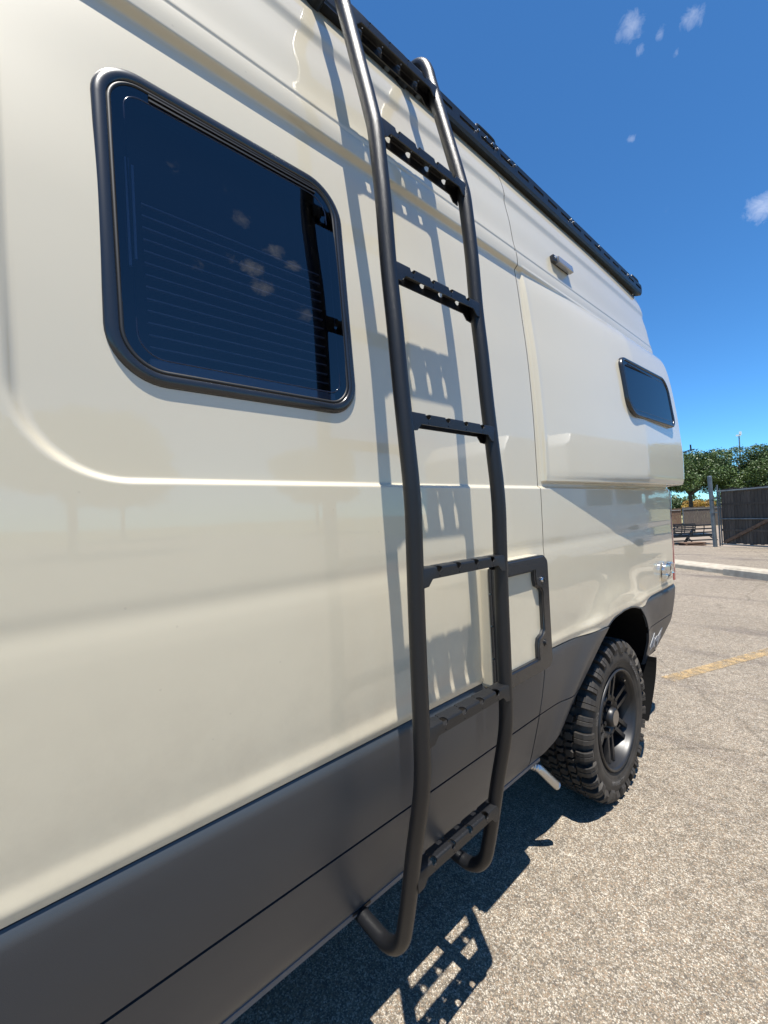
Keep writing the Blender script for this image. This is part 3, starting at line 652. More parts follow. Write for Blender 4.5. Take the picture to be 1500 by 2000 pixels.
# --- roof rail ---------------------------------------------------------
RX, RZ0, RZ1 = -.098, 2.858, 2.912
def railx(Y): return RX - .004 * max(0, Y - 1)
b_ = B(); rail_end = 3.215
b_.add([(-.135, Y, RZ0 - .004) if k == 0 else (RX - .006, Y, RZ0 - .010) if k == 1 else (RX, Y, RZ0) if k == 2 else (RX, Y, RZ0 + .014) if k == 3 else (RX - .004, Y, RZ0 + .014) if k == 4 else (-.15, Y, RZ0 + .03)
       for Y in (-3.0, rail_end) for k in range(6)], [(k, (k + 1) % 6, 6 + (k + 1) % 6, 6 + k) for k in range(6)] + [tuple(range(6))[::-1], tuple(range(6, 12))])
rail = b_.build('roof_rail', BLACK); vp(rail)
# slotted upper face
b_ = B(); yy = -3.0; sw, gp = .090, .042
za, zb_, zc, zd = RZ0 + .014, RZ0 + .026, RZ0 + .038, RZ1
b_.box((RX - .005, -3.0, za), (RX - .001, rail_end, zb_)); b_.box((RX - .005, -3.0, zc), (RX - .001, rail_end, zd)); b_.box((RX - .03, -3.0, zd), (RX - .001, rail_end, zd + .004))
while yy < rail_end - .01:
    b_.box((RX - .005, yy, zb_), (RX - .001, min(yy + gp, rail_end), zc)); yy += sw + gp
o = b_.build('slotted_face', BLACK); o.parent = rail
b_ = B(); b_.box((-.19, -3.0, RZ0 + .01), (-.13, rail_end - .02, RZ0 + .03)); b_.box((-.20, -3.0, RZ0 + .01), (-.195, rail_end, RZ1)); o = b_.build('rail_base', BLACK); o.parent = rail
def bolt(y, z, r=.006, p=rail, x=None):
    b_ = B(); b_.cyl(((RX if x is None else x) + .0015, y, z), (1, 0, 0), r, .005, 10); o = b_.build('bolt', STEEL, sm=True); o.parent = p
for y in (1.38, 1.43, 1.475, 1.51, 1.60, 1.64, 2.17, 2.20, 2.52, 2.98): bolt(y, RZ0 + .045, .005)
def cleat(y):
    b_ = B(); b_.tube(spline([(RX - .01, y, RZ1 - .01), (RX - .01, y, RZ1 + .016), (RX - .01, y + .02, RZ1 + .024), (RX - .01, y + .10, RZ1 + .024), (RX - .01, y + .12, RZ1 + .016), (RX - .01, y + .12, RZ1 - .01)], 4), .006, 8)
    o = b_.build('tie_down_loop', BLACK, sm=True); o.parent = rail
for y in (1.38, 3.06, -1.0): cleat(y)
b_ = B(); b_.add([(RX, rail_end, RZ0), (RX, rail_end, RZ1), (RX - .006, rail_end + .03, RZ1 - .004), (RX - .006, rail_end + .03, RZ0 + .02), (-.15, rail_end, RZ0), (-.15, rail_end, RZ1), (-.15, rail_end + .03, RZ1 - .004), (-.15, rail_end + .03, RZ0 + .02)],
                 [(0, 3, 2, 1), (3, 7, 6, 2), (1, 2, 6, 5), (0, 4, 7, 3), (4, 5, 6, 7)]); o = b_.build('rail_end_cap', BLACK); o.parent = rail
for y in (-2.4, -1.2, 0.0, 1.2, 2.4, 3.1):
    b_ = B(); b_.box((-1.85, y, RZ1 + .075), (-.16, y + .05, RZ1 + .10)); b_.box((-.2, y, 2.9), (-.16, y + .05, RZ1 + .08)); b_.box((-1.85, y, 2.9), (-1.80, y + .05, RZ1 + .08)); o = b_.build('roof_crossbar', BLACK); o.parent = rail
    o.location.z = -.05; o.location.x = -.25

# --- ladder --------------------------------------------------------------
ladder_prof = [(-.135, 2.842), (-.10, 2.845), (-.065, 2.842), (-.040, 2.832), (-.020, 2.812), (-.006, 2.780), (.003, 2.74), (.018, 2.68), (.038, 2.60), (.058, 2.52), (.078, 2.44), (.091, 2.385), (.100, 2.345), (.106, 2.29), (.116, 2.155), (.122, 2.01), (.132, 1.88), (.141, 1.74),
               (.152, 1.60), (.158, 1.52), (.160, 1.45), (.158, 1.37), (.154, 1.20), (.152, 1.04), (.150, .93), (.146, .87), (.136, .81), (.108, .69), (.084, .575), (.069, .51), (.055, .462), (.030, .428), (-.003, .410), (-.04, .408), (-.10, .412), (-.20, .42)]
lad = empty('side_ladder', (0, 0, 0)); del_ = None
vp(lad)
YN, YF = .655, .985
lzs = [p[1] for p in ladder_prof if p[0] > .02][::-1]; lxs = [p[0] for p in ladder_prof if p[0] > .02][::-1]
def ladx(z):
    pr = [(p[1], p[0]) for p in ladder_prof[6:30]][::-1]; return float(np.interp(z, [q[0] for q in pr], [q[1] for q in pr]))
rails = []
for Y in (YN, YF):
    pts = spline([(x, Y, z) for x, z in ladder_prof], 5); b_ = B(); b_.tube(pts, .0190, 22)
    o = b_.build('ladder_rail', BLACK, sm=True); o.parent = lad
# feet brackets under the sill
for Y in (YN, YF):
    b_ = B(); b_.box((-.20, Y - .03, .425), (-.10, Y + .03, .432)); b_.box((-.20, Y - .03, .43), (-.195, Y + .03, .47)); o = b_.build('foot_bracket', BLACK); o.parent = lad
# one rung: inverted U channel, holes drilled through both bends, dropped ends
def make_rung():
    w, h, t, Ln = .037, .026, .003, YF - YN - .006
    c = .005; X = w / 2
    def sect(y, hh):
        po = [(-X, -hh), (-X, -c), (-X + c * .3, -c * .3), (-X + c, 0), (X - c, 0), (X - c * .3, -c * .3), (X, -c), (X, -hh), (X - t, -hh), (X - t, -c), (X - c, -t), (-X + c, -t), (-X + t, -c), (-X + t, -hh)]
        return [(x, y, z) for x, z in po]
    G = [sect(y, hh) for y, hh in ((-Ln / 2, h + .017), (-Ln / 2 + .020, h + .015), (-Ln / 2 + .034, h), (Ln / 2 - .034, h), (Ln / 2 - .020, h + .015), (Ln / 2, h + .017))]
    V, F = grid(G, close_v=True); k = 14; F = list(F) + [tuple(range(k))[::-1], tuple(5 * k + i for i in range(k))]
    me = bpy.data.meshes.new('rung'); me.from_pydata([tuple(p) for p in V], [], F)
    bm = bmesh.new(); bm.from_mesh(me); bmesh.ops.recalc_face_normals(bm, faces=bm.faces[:]); bmesh.ops.triangulate(bm, faces=bm.faces[:]); bm.to_mesh(me); bm.free()
    body = link('tmp_r', me, BLACK)
    bm = bmesh.new(); bm.from_mesh(me)
    if bm.calc_volume(signed=True) < 0: bmesh.ops.reverse_faces(bm, faces=bm.faces[:])
    bm.to_mesh(me); bm.free()
    tmp = [body]
    for kind in range(5):
        cut = B()
        for k in range(4):
            y = -Ln / 2 + .058 + k * (Ln - .116) / 3
            if kind == 0: cut.cyl((X - .0085, y, 0), (0, 0, 1), .0080, .012, 24)
            if kind == 1: cut.cyl((X, y, -.0045), (1, 0, 0), .0086, .009, 24)
            if kind == 2: cut.cyl((-X - .0005, y - .003, 0), (0, 0, 1), .0090, .012, 20)
            if kind == 3: cut.cyl((-X, y - .003, -.003), (1, 0, 0), .0085, .008, 20)
            if kind == 4: cut.cyl((-.0045, y - .001, 0), (0, 0, 1), .0020, .02, 8); cut.cyl((X, y, -.0215), (1, 0, 0), .0017, .009, 8)
        co = cut.build('tmp_c', BLACK); bm = bmesh.new(); bm.from_mesh(co.data); bmesh.ops.recalc_face_normals(bm, faces=bm.faces[:])
        bmesh.ops.triangulate(bm, faces=bm.faces[:]); bm.to_mesh(co.data); bm.free()
        md = body.modifiers.new('b%d' % kind, 'BOOLEAN'); md.object = co; md.operation = 'DIFFERENCE'; md.solver = 'EXACT'; tmp.append(co)
    bpy.context.view_layer.update(); m2 = bpy.data.meshes.new_from_object(body.evaluated_get(bpy.context.evaluated_depsgraph_get())); m2.name = 'ladder_rung'
    for o_ in tmp: bpy.data.objects.remove(o_)
    return m2
RM = make_rung(); RM.materials.clear(); RM.materials.append(BLACK); smooth(RM); RM.set_sharp_from_angle(angle=math.radians(30))
RZ = [2.700, 2.358, 2.012, 1.667, 1.322, .976, .632]
for z in RZ:
    o = bpy.data.objects.new('ladder_rung', RM); COL.objects.link(o); o.parent = lad
    o.location = (ladx(z) - .001, (YN + YF) / 2, z + .010)
# weld beads at the rung ends
# upper mounting plate under the roof rail
b_ = B(); b_.box((-.135, .50, 2.846), (-.100, 1.13, 2.853)); mb = b_.build('mounting_plate', BLACK); mb.parent = lad
for y in (.56, .80, .92, 1.06):
    b_ = B(); b_.cyl((-.115, y, 2.845), (0.0, 0, -1), .009, .008, 12); o = b_.build('bolt', GALV, sm=True); o.parent = lad

# --- heater exhaust --------------------------------------------------------
b_ = B(); pts = spline([(-.16, 1.53, .44), (-.13, 1.56, .405), (-.105, 1.585, .385), (-.082, 1.625, .335), (-.070, 1.658, .298)], 8)
rs = [.0165 + (.0022 if i % 2 else 0) for i in range(len(pts))]; b_.tube(pts, rs, 14, caps=False)
o = b_.build('heater_exhaust', STEEL, sm=True); vp(o)

# --- wheels -----------------------------------------------------------------
def make_wheel(loc, letters=True):
    R, Wd = .372, .262; WM = Matrix.Translation(loc)
    root = empty('rear_wheel', (0, 0, 0))
    root.location = Vector(loc)
    vp(root)
    def lathe(prof, n=96):   # prof: (x, r)
        G = [[(x, r * math.cos(a), r * math.sin(a)) for x, r in prof] for a in [2 * math.pi * k / n for k in range(n)]]
        return grid(G, close_u=True)
    X = 0.0   # outer face of the sidewall at x=0, inside negative
    tp = [(-.030, .238), (-.016, .240), (-.010, .246), (-.004, .262), (-.0015, .270), (-.0015, .272), (.001, .274), (.003, .292), (.0025, .306), (.0018, .308), (.0020, .311), (-.0005, .322), (-.008, .340), (-.022, .360), (-.040, .3655), (-.13, .3670), (-.22, .3655), (-.238, .360), (-.252, .340), (-.26, .30), (-.25, .26), (-.23, .238)]
    V, F = lathe(tp, 128); o = mesh('tyre', V, F, RUBBER, sm=True); o.parent = root
    # tread blocks
    def block(pts2, r0, r1, xs_top=None):
        """pts2: polygon (x, arc) ; from radius r0 to r1"""
        k = len(pts2); V = []
        for rr, s in ((r0, 1.0), (r1, .90)):
            cx = sum(p[0] for p in pts2) / k; ca = sum(p[1] for p in pts2) / k
            for x, a in pts2:
                x_ = cx + (x - cx) * s; a_ = ca + (a - ca) * s; th = a_ / R; V.append((x_, rr * math.cos(th), rr * math.sin(th)))
        return V, [tuple(range(k))[::-1], tuple(range(k, 2 * k))] + [(i, (i + 1) % k, k + (i + 1) % k, k + i) for i in range(k)]
    NL = 31; pitch = 2 * math.pi * R / NL
    def proto(name, parts, m=RUBBER):
        b = B()
        for V, F in parts: b.add(V, F)
        me = bpy.data.meshes.new(name); me.from_pydata(b.v, [], b.f); me.update()
        bm = bmesh.new(); bm.from_mesh(me); bmesh.ops.recalc_face_normals(bm, faces=bm.faces[:]); bmesh.ops.bevel(bm, geom=[e for e in bm.edges if e.is_manifold and e.calc_face_angle(0) > .5], offset=.0012, segments=1, affect='EDGES'); bm.to_mesh(me); bm.free()
        me.materials.append(m); return me
    def lug(w, dx):   # shoulder lug: wraps round the shoulder onto the sidewall
        q = pitch
        parts = []
        a0, a1 = -.31 * q * w, .31 * q * w
        # radial-section loft: tread top then sidewall face, siped in two
        sec = [(-.058 + dx, .364, .386), (-.040 + dx, .364, .3865), (-.020, .355, .3825), (-.0055, .338, .369), (.0045, .322, .349), (.0055, .312, .326)]
        outn = [(0, 1), (0, 1), (.55, .83), (.9, .4), (1, .12), (1, 0)]
        for s0, s1 in ((a0, -.012 * q), (.025 * q, a1)):
            V = []; K = len(sec) if w > 1 else len(sec) - 1
            for x, ri, ro in (sec if w > 1 else sec[:5]):
                ins = .0; 
                for rr, xx in ((ri, x - .006), (ro, x + (.0035 if x > -.03 else 0))):
                    for a in (s0, s1):
                        aa = a * (1.0 if rr == ri else .93); th = aa / R; V.append((xx, rr * math.cos(th), rr * math.sin(th)))
            F = []
            for i in range(K - 1):
                b0, b1 = 4 * i, 4 * (i + 1)
                F += [(b0 + 2, b0 + 3, b1 + 3, b1 + 2), (b0, b1, b1 + 1, b0 + 1), (b0, b0 + 2, b1 + 2, b1), (b0 + 1, b1 + 1, b1 + 3, b0 + 3)]
            F += [(0, 1, 3, 2), (4 * (K - 1), 4 * (K - 1) + 2, 4 * (K - 1) + 3, 4 * (K - 1) + 1)]
            parts.append((V, F))
        return proto('tread_lug', parts)
    L1, L2 = lug(1.05, 0), lug(.86, .006)
    q = pitch
    c1 = proto('tread_block', [block([(-.062, -.30 * q), (-.078, -.42 * q), (-.100, -.34 * q), (-.104, .02 * q), (-.092, .10 * q), (-.066, .06 * q)], .364, .3862), block([(-.064, .16 * q), (-.092, .20 * q), (-.101, .32 * q), (-.090, .44 * q), (-.068, .40 * q)], .364, .3862)])
    c2 = proto('tread_block', [block([(-.108, -.10 * q), (-.126, -.22 * q), (-.144, -.12 * q), (-.148, .22 * q), (-.132, .34 * q), (-.112, .24 * q)], .364, .3865), block([(-.110, .36 * q), (-.130, .44 * q), (-.146, .40 * q), (-.142, .62 * q), (-.124, .72 * q), (-.110, .64 * q)], .364, .3865)])
    c3 = proto('tread_block', [block([(-.152, -.30 * q), (-.170, -.40 * q), (-.195, -.30 * q), (-.192, .10 * q), (-.172, .06 * q), (-.155, .12 * q)], .364, .3862), block([(-.154, .22 * q), (-.18, .18 * q), (-.194, .26 * q), (-.186, .46 * q), (-.16, .5 * q)], .364, .3862)])
    for i in range(NL):
        th = i * 2 * math.pi / NL
        for me, ph, mir in ((L1 if i % 2 else L2, 0, False), (c1, .2, False), (c2, .5, False), (c3, .1, False), (L1 if i % 2 else L2, .5, True)):
            o = bpy.data.objects.new(me.name.split('.')[0], me); COL.objects.link(o); o.parent = root
            o.rotation_euler = (th + ph * 2 * math.pi / NL, 0, 0)
            if mir: o.scale = (-1, 1, 1); o.location = (-.258, 0, 0)
    # rim
    rp = [(-.23, .232), (-.10, .205), (-.045, .213), (-.028, .222), (-.018, .2245), (-.006, .228), (.000, .2345), (-.002, .2395), (-.012, .242), (-.03, .240)]
    V, F = lathe(rp, 96); rim = mesh('rim', V, F, RIM, sm=True); rim.parent = root
    b = B()
    # spokes: pairs of bars meeting the hub ring (six double spokes)
    ns = 6; xs0, xs1 = -.058, -.080
    for k in range(ns):
        a = 2 * math.pi * (k + .35) / ns
        for s in (-1, 1):
            ah = a + s * .15; ar = a + s * .13
            p = Vector((xs0, .092 * math.cos(ah + s * .12), .092 * math.sin(ah + s * .12))); q_ = Vector((-.046, .214 * math.cos(ar), .214 * math.sin(ar)))
            t = Vector((0, -math.sin(a), math.cos(a)))
            b.bar(p, q_, .020, .024, up=(1, 0, 0))
        ah = a
        b.bar((xs0 - .004, .125 * math.cos(a - .15), .125 * math.sin(a - .15)), (xs0 - .004, .125 * math.cos(a + .15), .125 * math.sin(a + .15)), .014, .018, up=(1, 0, 0))
    o = b.build('spokes', RIM, bev=.002, sm=True); o.parent = root
    V, F = lathe([(-.10, .02), (-.070, .050), (-.068, .072), (-.052, .082), (-.047, .100), (-.052, .108), (-.085, .110)], 48); o = mesh('hub_ring', V, F, RIM, sm=True); o.parent = root
    V, F = lathe([(-.10, .050), (-.040, .048), (-.024, .044), (-.019, .038), (-.0195, .0355)], 32); o = mesh('hub_cap', V, F, RIM, sm=True); o.parent = root
    b = B(); b.cyl((-.0210, 0, 0), (1, 0, 0), .036, .004, 28); o = b.build('cap_badge', BADGE, sm=True); o.parent = root
    V, F = lathe([(-.16, .0), (-.16, .17), (-.14, .175), (-.14, .20)], 32); o = mesh('brake_disc', V, F, UNDER); o.parent = root
    for k in range(6):
        a = 2 * math.pi * k / 6 + .2; b = B(); b.cyl((-.055, .0645 * math.cos(a), .0645 * math.sin(a)), (1, 0, 0), .0095, .022, 6); o = b.build('lug_nut', RIM); o.parent = root
    b = B(); b.tube([(-.050, .155, .152), (-.020, .146, .143)], [.0055, .0045], 8); o = b.build('valve_stem', STEEL, sm=True); o.parent = root
    # raised sidewall lettering
    def arc_text(s, r, a_mid, size, outward=True):
        me = text_mesh(s, size, .0006, 0, 'sidewall_lettering')
        for v_ in me.vertices:
            x, y, z = v_.co
            if outward: th = a_mid - x / r * -1; rr = r + y
            else: th = a_mid + x / r; rr = r + y
            # seen from +X with +Y to the right: text reads clockwise
            th = a_mid - x / (r + .01); v_.co = Vector((.0026 + z, rr * math.cos(th), rr * math.sin(th)))
        me.materials.clear(); o = link('sidewall_lettering', me, LETTER); o.parent = root
    arc_text('BFGoodrich', .279, math.radians(40), .032)
    arc_text('ALL-TERRAIN', .279, math.radians(-105), .026)
    arc_text('KO2', .279, math.radians(160), .030)
    return root
wh = make_wheel((-.018, 2.225, .386))
# front wheel (out of the picture, seen only from a step aside): copy
fw = wh.copy(); COL.objects.link(fw); fw.name = 'front_wheel'; fw.location = Vector((-.018, -2.35, .386)); vp(fw)
for ch in list(wh.children):
    c_ = ch.copy(); COL.objects.link(c_); c_.parent = fw

# ================================================================== BACKGROUND
# --- wooden gate on a pipe frame ------------------------------------------
gA = Vector((-2.25, 17.62, -.10)); gB = Vector((-.91, 16.87, -.10)); gd = (gB - gA).normalized(); GLEN = 3.6
gate = empty('yard_gate', gA, 'dark weathered plank gate on a grey pipe frame with a diagonal brace', 'gate', rz=math.atan2(gd.y, gd.x))
H = 1.86
def gpart(b, name, m, **k): o = b.build(name, m, **k); o.parent = gate; return o
# local x runs along the gate, -y faces the camera
x = .08; i = 0
while x < GLEN - .06:
    w = .095 + .015 * random.random(); top = H - .06 + random.uniform(-.02, .02) + .09
    b = B(); b.box((x, .045, .10 + random.uniform(-.02, .015)), (x + w - .006, .066 + random.uniform(-.004, .004), top)); gpart(b, 'plank', WOOD); x += w + .001
for name, p, q_, r in (('stile', (0, 0, -.0), (0, 0, H + .18), .024), ('stile', (.055, .02, .02), (.055, .02, H), .020), ('stile', (GLEN, 0, .02), (GLEN, 0, H), .024),
                       ('top_pipe', (.0, 0, H - .05), (GLEN, 0, H + .01), .026), ('middle_pipe', (.05, 0, .90), (GLEN, 0, .90), .022), ('bottom_pipe', (.05, 0, .07), (GLEN, 0, .05), .024)):
    b = B(); b.tube([p, q_], r, 10); gpart(b, name, GALV, sm=True)
b = B(); b.bar((.12, .012, .12), (1.95, .012, 1.12), .03, .09, up=(0, 0, 1)); gpart(b, 'diagonal_brace', BROWNW)
for z in (.5, 1.35):
    b = B(); b.box((.06, .03, z), (GLEN, .045, z + .07)); gpart(b, 'back_rail', WOOD)
# --- big pipe post ----------------------------------------------------------
pb = empty('pipe_post', (-2.38, 17.46, -.12), 'thick bluish steel pipe post left of the wooden gate', 'post')
b = B(); b.tube([(0.02, .04, 0), (-.02, -.02, 2.34)], .062, 16); o = b.build('pipe', GALV, sm=True); o.parent = pb
b = B(); b.tube([(-.02, -.02, 2.33), (-.02, -.02, 2.37)], [.064, .05], 16); o = b.build('cap', GALV, sm=True); o.parent = pb
for z in (1.12, 1.58):
    b = B(); b.tube([(0, 0, z), (0, 0, z + .05)], .070, 16); b.box((.05, -.02, z), (.13, .02, z + .04)); o = b.build('hinge_band', GALV, sm=True); o.parent = pb
# --- fence left part across the yard -------------------------------------------
def fence(name, p, q_, h, m, label, posts=True):
    p = Vector(p); q_ = Vector(q_); d_ = (q_ - p); Ln = d_.length; d_.normalize()
    root = empty(name, p, label, 'fence', rz=math.atan2(d_.y, d_.x)); b = B(); x = 0
    while x < Ln:
        b.box((x, 0, .02), (x + .125, .02, h + random.uniform(-.03, .03))); x += .135 + random.random() * .004
    o = b.build('planks', m); o.parent = root; o['kind'] = 'stuff'
    for z, yo in ((.35, .05), (h - .17, -.03)):
        b = B(); b.tube([(0, yo, z), (Ln, yo, z)], .022, 6); o = b.build('rail', GALV); o.parent = root
    x = .0
    while x < Ln:
        b = B(); b.tube([(x, -.05, 0), (x, -.05, h + .02)], .045, 8); o = b.build('post', GALV, sm=True); o.parent = root; x += 4.8
    return root
zf = gz(46) + .0
fence('plank_fence', (-9.9, 46.6, zf), (8, 60, zf - .2), 1.78, WOOD, 'dark grey plank fence across the back of the yard')
fence('plank_fence', (-22, 38.5, zf), (-9.95, 46.3, zf), 1.72, BROWNW, 'brown plank fence section left of the dark grey fence')
# --- black trailer / rack in the yard ----------------------------------------------
tz = gz(22.2)
tr = empty('utility_trailer', (-5.22, 21.8, tz), 'black steel utility trailer with open rail sides parked in the yard', 'trailer', rz=math.radians(46)); tr.scale = (.85, .85, .85)
def tp(b, name, m=BLACK, **k): o = b.build(name, m, **k); o.parent = tr; return o
LT, WT = 3.0, 1.5
b = B()
for yy_ in (0, WT): b.bar((-1, yy_, .42), (LT, yy_, .42), .06, .09)
for xx_ in np.linspace(-1, LT, 6): b.bar((xx_, 0, .42), (xx_, WT, .42), .05, .05)
b.box((-1, .1, .44), (LT, WT - .1, .50)); tp(b, 'frame')
for yy_ in (-.45, -.25):
    b = B(); b.box((-1, yy_, .20), (LT - .2, yy_ + .14, .24)); tp(b, 'step_board')
for xx_ in np.linspace(-.9, LT - .3, 4):
    b = B(); b.bar((xx_, -.40, .0), (xx_, -.40, .22), .05); b.bar((xx_, -.40, .20), (xx_, .0, .42), .05); tp(b, 'step_bracket')
for yy_ in (0, WT):
    for zz_ in (.60, .79, .98):
        b = B(); b.bar((-1, yy_, zz_), (LT, yy_, zz_), .06, .07); tp(b, 'side_rail')
    for xx_ in np.linspace(-1, LT, 8):
        b = B(); b.tube([(xx_ - .05, yy_, .42), (xx_ - .02, yy_, .6), (xx_ + .02, yy_, .78), (xx_ + .02, yy_, .98)], .022, 6); tp(b, 'upright')
b = B(); b.bar((-.5, 0, .06), (-.5, 0, 1.32), .10); b.box((-.60, -.10, 1.15), (-.35, .1, 1.28)); tp(b, 'jack_post')
b = B(); b.box((-.40, -.08, 1.36), (-.30, .06, 1.44)); tp(b, 'jack_cap', WHITEP)
b = B(); b.bar((1.9, 0, .80), (1.35, 0, .0), .12, .08); tp(b, 'ramp_leg')
b = B(); b.bar((-.2, 0, .5), (1.1, 0, .93), .04, .04); b.bar((.2, 0, .93), (1.3, 0, .5), .04, .04); tp(b, 'cross_brace')
for xx_ in (-.7, .6):
    b = B(); b.box((xx_, -.5, .02), (xx_ + .9, -.1, .07)); b.box((xx_, -.5, .12), (xx_ + .9, -.1, .16)); b.box((xx_ + .05, -.5, .06), (xx_ + .12, -.1, .13)); b.box((xx_ + .75, -.5, .06), (xx_ + .83, -.1, .13))
    o = b.build('wood_pallet', BROWNW); o.parent = None; o.matrix_world = Matrix.Translation((-4.9, 21.4, tz)) @ Matrix.Rotation(math.radians(46), 4, 'Z')
    tag(o, 'brown timber pallet on the ground before the trailer, ' + ('nearer the van' if xx_ < 0 else 'nearer the pipe post'), 'pallet', 'pallets by the trailer')
# --- trees -----------------------------------------------------------------------
def leaf_cloud(blobs, n, size, flat=.5):
    V = []; F = []
    w = np.array([b[3] ** 2 for b in blobs]); w /= w.sum(); ch = rng.choice(len(blobs), n, p=w)
    for k in range(n):
        cx, cy, cz, r = blobs[ch[k]][:4]; u = rng.normal(size=3); u /= np.linalg.norm(u); rr = r * (1 - .42 * rng.random() ** 2.0) * (1 + .10 * rng.normal())
        c = np.array([cx, cy, cz]) + u * rr * np.array([1, 1, .8]); s = size * (.6 + .8 * rng.random())
        a = rng.normal(size=3); a /= np.linalg.norm(a); b_ = np.cross(a, rng.normal(size=3)); b_ /= np.linalg.norm(b_)
        i = len(V); V += [c - a * s, c - b_ * s * .5, c + a * s, c + b_ * s * .5]; F.append((i, i + 1, i + 2, i + 3))
    return V, F
def make_tree(loc, trunk_h, R, Hc, n, leaf, label, group=None, name='oak_tree', size=.095, nb=22, sq=1.0, trunk_r=.16):
    t = empty(name, loc, label, 'tree', group); blobs = []
    for k in range(nb):
        a = rng.random() * 6.283; rad = R * math.sqrt(rng.random()) * .8; h = trunk_h + (Hc - trunk_h) * (.18 + .70 * rng.random() * (1 - .45 * (rad / R) ** 2))
        blobs.append((rad * math.cos(a) * sq, rad * math.sin(a), h, R * (.20 + .16 * rng.random())))
    b = B(); b.tube(spline([(0, 0, 0), (.05, .02, trunk_h * .5), (.0, .0, trunk_h)], 4), [trunk_r * (1.15 - .35 * i / 8) for i in range(9)], 10); o = b.build('trunk', BARK, sm=True); o.parent = t
    b = B()
    for bl in blobs[:14]:
        mid = Vector((bl[0] * .45, bl[1] * .45, trunk_h + (bl[2] - trunk_h) * .5)); b.tube([(0, 0, trunk_h * .92), mid, Vector(bl[:3])], [trunk_r * .5, trunk_r * .3, trunk_r * .1], 6)
    o = b.build('limbs', BARK, sm=True); o.parent = t
    V, F = leaf_cloud(blobs, n, size); o = mesh('crown', V, F, leaf); o.parent = t
    return t
T1 = make_tree((-10.95, 54.45, gz(54)), 3.3, 4.0, 7.9, 44000, LEAF, 'dark green oak with its trunk showing above the back fence', nb=44, trunk_r=.20)
T2 = make_tree((-7.1, 58.6, gz(58)), 2.9, 4.1, 8.2, 42000, LEAF, 'broad green oak behind the gate, tallest crown in view', nb=40)
T3 = make_tree((-3.2, 62.5, gz(62)), 2.8, 4.4, 7.6, 34000, LEAF, 'green oak at the right edge behind the gate', nb=30)
T4 = make_tree((-15.0, 56.0, gz(54)), 3.4, 3.3, 6.6, 12000, LEAF, 'green oak mostly hidden behind the van, left of the other trees', nb=26)
Yb_ = make_tree((-14.2, 73.4, -1.2), .3, 1.9, 3.1, 7000, YLEAF, 'golden yellow shrub beyond the back fence', name='yellow_shrub', size=.09, nb=18, trunk_r=.05)
for (px_, py_, lab) in ((-17.5, 75, 'rounded green bush beyond the fence left of the yellow shrub'), (-9.5, 78, 'rounded green bush beyond the fence right of the yellow shrub')):
    make_tree((px_, py_, -1.2), .3, 2.6, 3.6, 6000, LEAF2, lab, name='green_bush', size=.14, nb=16, trunk_r=.06)
wl_ = leaf_cloud([(-70 + 8 * k, 150 + 6 * math.sin(k), 0.2, 4.2 + math.sin(k * 2.1)) for k in range(22)], 20000, .5)
o = mesh('far_woods', *wl_, LEAF2); tag(o, 'low line of far woods', kind='stuff')
# --- light pole far behind -----------------------------------------------------------
lp_ = empty('light_pole', (-15.2, 117, -1.4), 'thin far light pole rising over the tree tops', 'light pole')
b = B(); b.tube([(0, 0, 0), (0, 0, 16.4)], [.16, .10], 8); o = b.build('pole', GALV, sm=True); o.parent = lp_
b = B(); b.box((-.5, -.2, 16.2), (.3, .2, 16.5)); b.box((.05, -.2, 16.4), (.45, .2, 17.1)); o = b.build('lamp_head', WHITEP); o.parent = lp_
ant = empty('tv_antenna', (-11.0, 100, -1.4), 'tiny antenna mast with cross arm over the tree tops', 'antenna')
b = B(); b.tube([(0, 0, 0), (0, 0, 12.2)], .06, 6); o = b.build('mast', GALV); o.parent = ant
b = B(); b.tube([(-.9, 0, 12.0), (1.4, -.2, 11.9)], .05, 6); b.tube([(.6, 0, 11.3), (.6, 0, 12.1)], .05, 6); o = b.build('cross_arm', GALV); o.parent = ant

# --- scenery behind the photographer: seen only in the reflections of the photo --------
def copy_tree(src, loc, label, rz=0, s=1.0):
    c = src.copy(); COL.objects.link(c); c.location = loc; c.rotation_euler.z = rz; c.scale = (s, s, s); c['label'] = label
    for ch in src.children:
        k = ch.copy(); COL.objects.link(k); k.parent = c
    return c
for i, (x, y, s, rz, lab) in enumerate(((24, 2.2, 1.0, 1, 'single oak across the lot, mirrored in the van side below the window'), (40, 26, 1.3, 2, 'large oak at the far right side of the lot'), (33, -16, 1.2, 3, 'oak across the lot behind the photographer'),
                                   (26, 46, 1.25, .5, 'oak beyond the parked white van'), (12, 44, 1.1, 2.5, 'oak beyond the lot, mirrored in the rear quarter panel'), (45, 8, 1.2, 4, 'far oak across the lot beyond the single oak'))):
    copy_tree((T1, T2, T3)[i % 3], (x, y, -.05 if y < 20 else gz(y)), lab, rz, s)
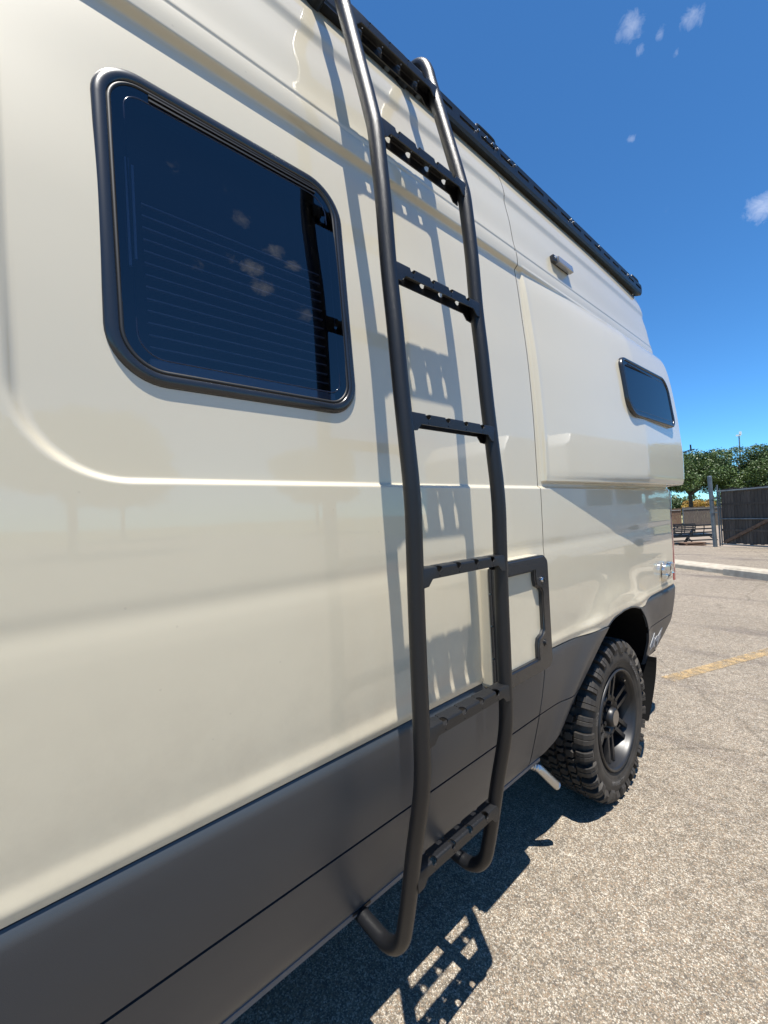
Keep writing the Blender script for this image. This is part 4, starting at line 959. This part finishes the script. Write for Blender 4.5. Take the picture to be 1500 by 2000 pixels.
wv = empty('parked_white_van', (3.9, 13.0, 0), 'white high roof van parked across the lot, mirrored in the rear quarter', 'van', rz=math.radians(-90))
prof = [(0, .45), (0, 1.15), (.35, 1.35), (1.15, 2.0), (1.75, 2.65), (2.3, 2.8), (6.6, 2.8), (6.85, 2.5), (6.9, .45)]
k = len(prof); V = [(x, -.98 + .10 * max(0, z - 1.2) / 1.6, z) for x, z in prof] + [(x, .98 - .10 * max(0, z - 1.2) / 1.6, z) for x, z in prof]
o = B().add(V, [tuple(range(k)), tuple(range(k, 2 * k))[::-1]] + [(i, k + i, k + (i + 1) % k, (i + 1) % k) for i in range(k)]).build('body', WHITEP, bev=.06, sm=True); o.parent = wv
for s in (-1, 1):
    yy_ = s * .955
    o = B().add([(1.05, yy_ * 1.0, 1.42), (1.5, yy_ * .985, 2.0), (2.25, yy_ * .985, 2.05), (2.25, yy_, 1.42)], [(0, 1, 2, 3)]).build('side_window', DGLASS); o.parent = wv; o.location.y = s * .02
    o = B().add([(2.6, yy_, 1.42), (2.6, yy_ * .985, 2.05), (3.9, yy_ * .985, 2.05), (3.9, yy_, 1.42)], [(0, 1, 2, 3)]).build('side_window', DGLASS); o.parent = wv; o.location.y = s * .02
    o = B().box((.1, yy_ - .02 if s < 0 else yy_ - .01, .45), (6.8, yy_ + .05 if s > 0 else yy_ + .04, .72)).build('sill_trim', BLACK); o.parent = wv
    for xx_ in (1.1, 5.3):
        b = B(); b.cyl((xx_, s * .88, .36), (0, 1, 0), .36, .24, 28); o = b.build('wheel', RUBBER, sm=True); o.parent = wv
    b = B(); b.box((1.25, s * 1.08 - .1, 1.42), (1.4, s * 1.08 + .1, 1.75)); o = b.build('mirror', BLACK, bev=.03); o.parent = wv
b = B(); b.add([(.40, -.85, 1.40), (.40, .85, 1.40), (1.12, .80, 2.0), (1.12, -.80, 2.0)], [(0, 1, 2, 3)]); o = b.build('windscreen', DGLASS); o.parent = wv; o.location = (-.03, 0, .03)

# floor of leftovers: check nothing unnamed remains
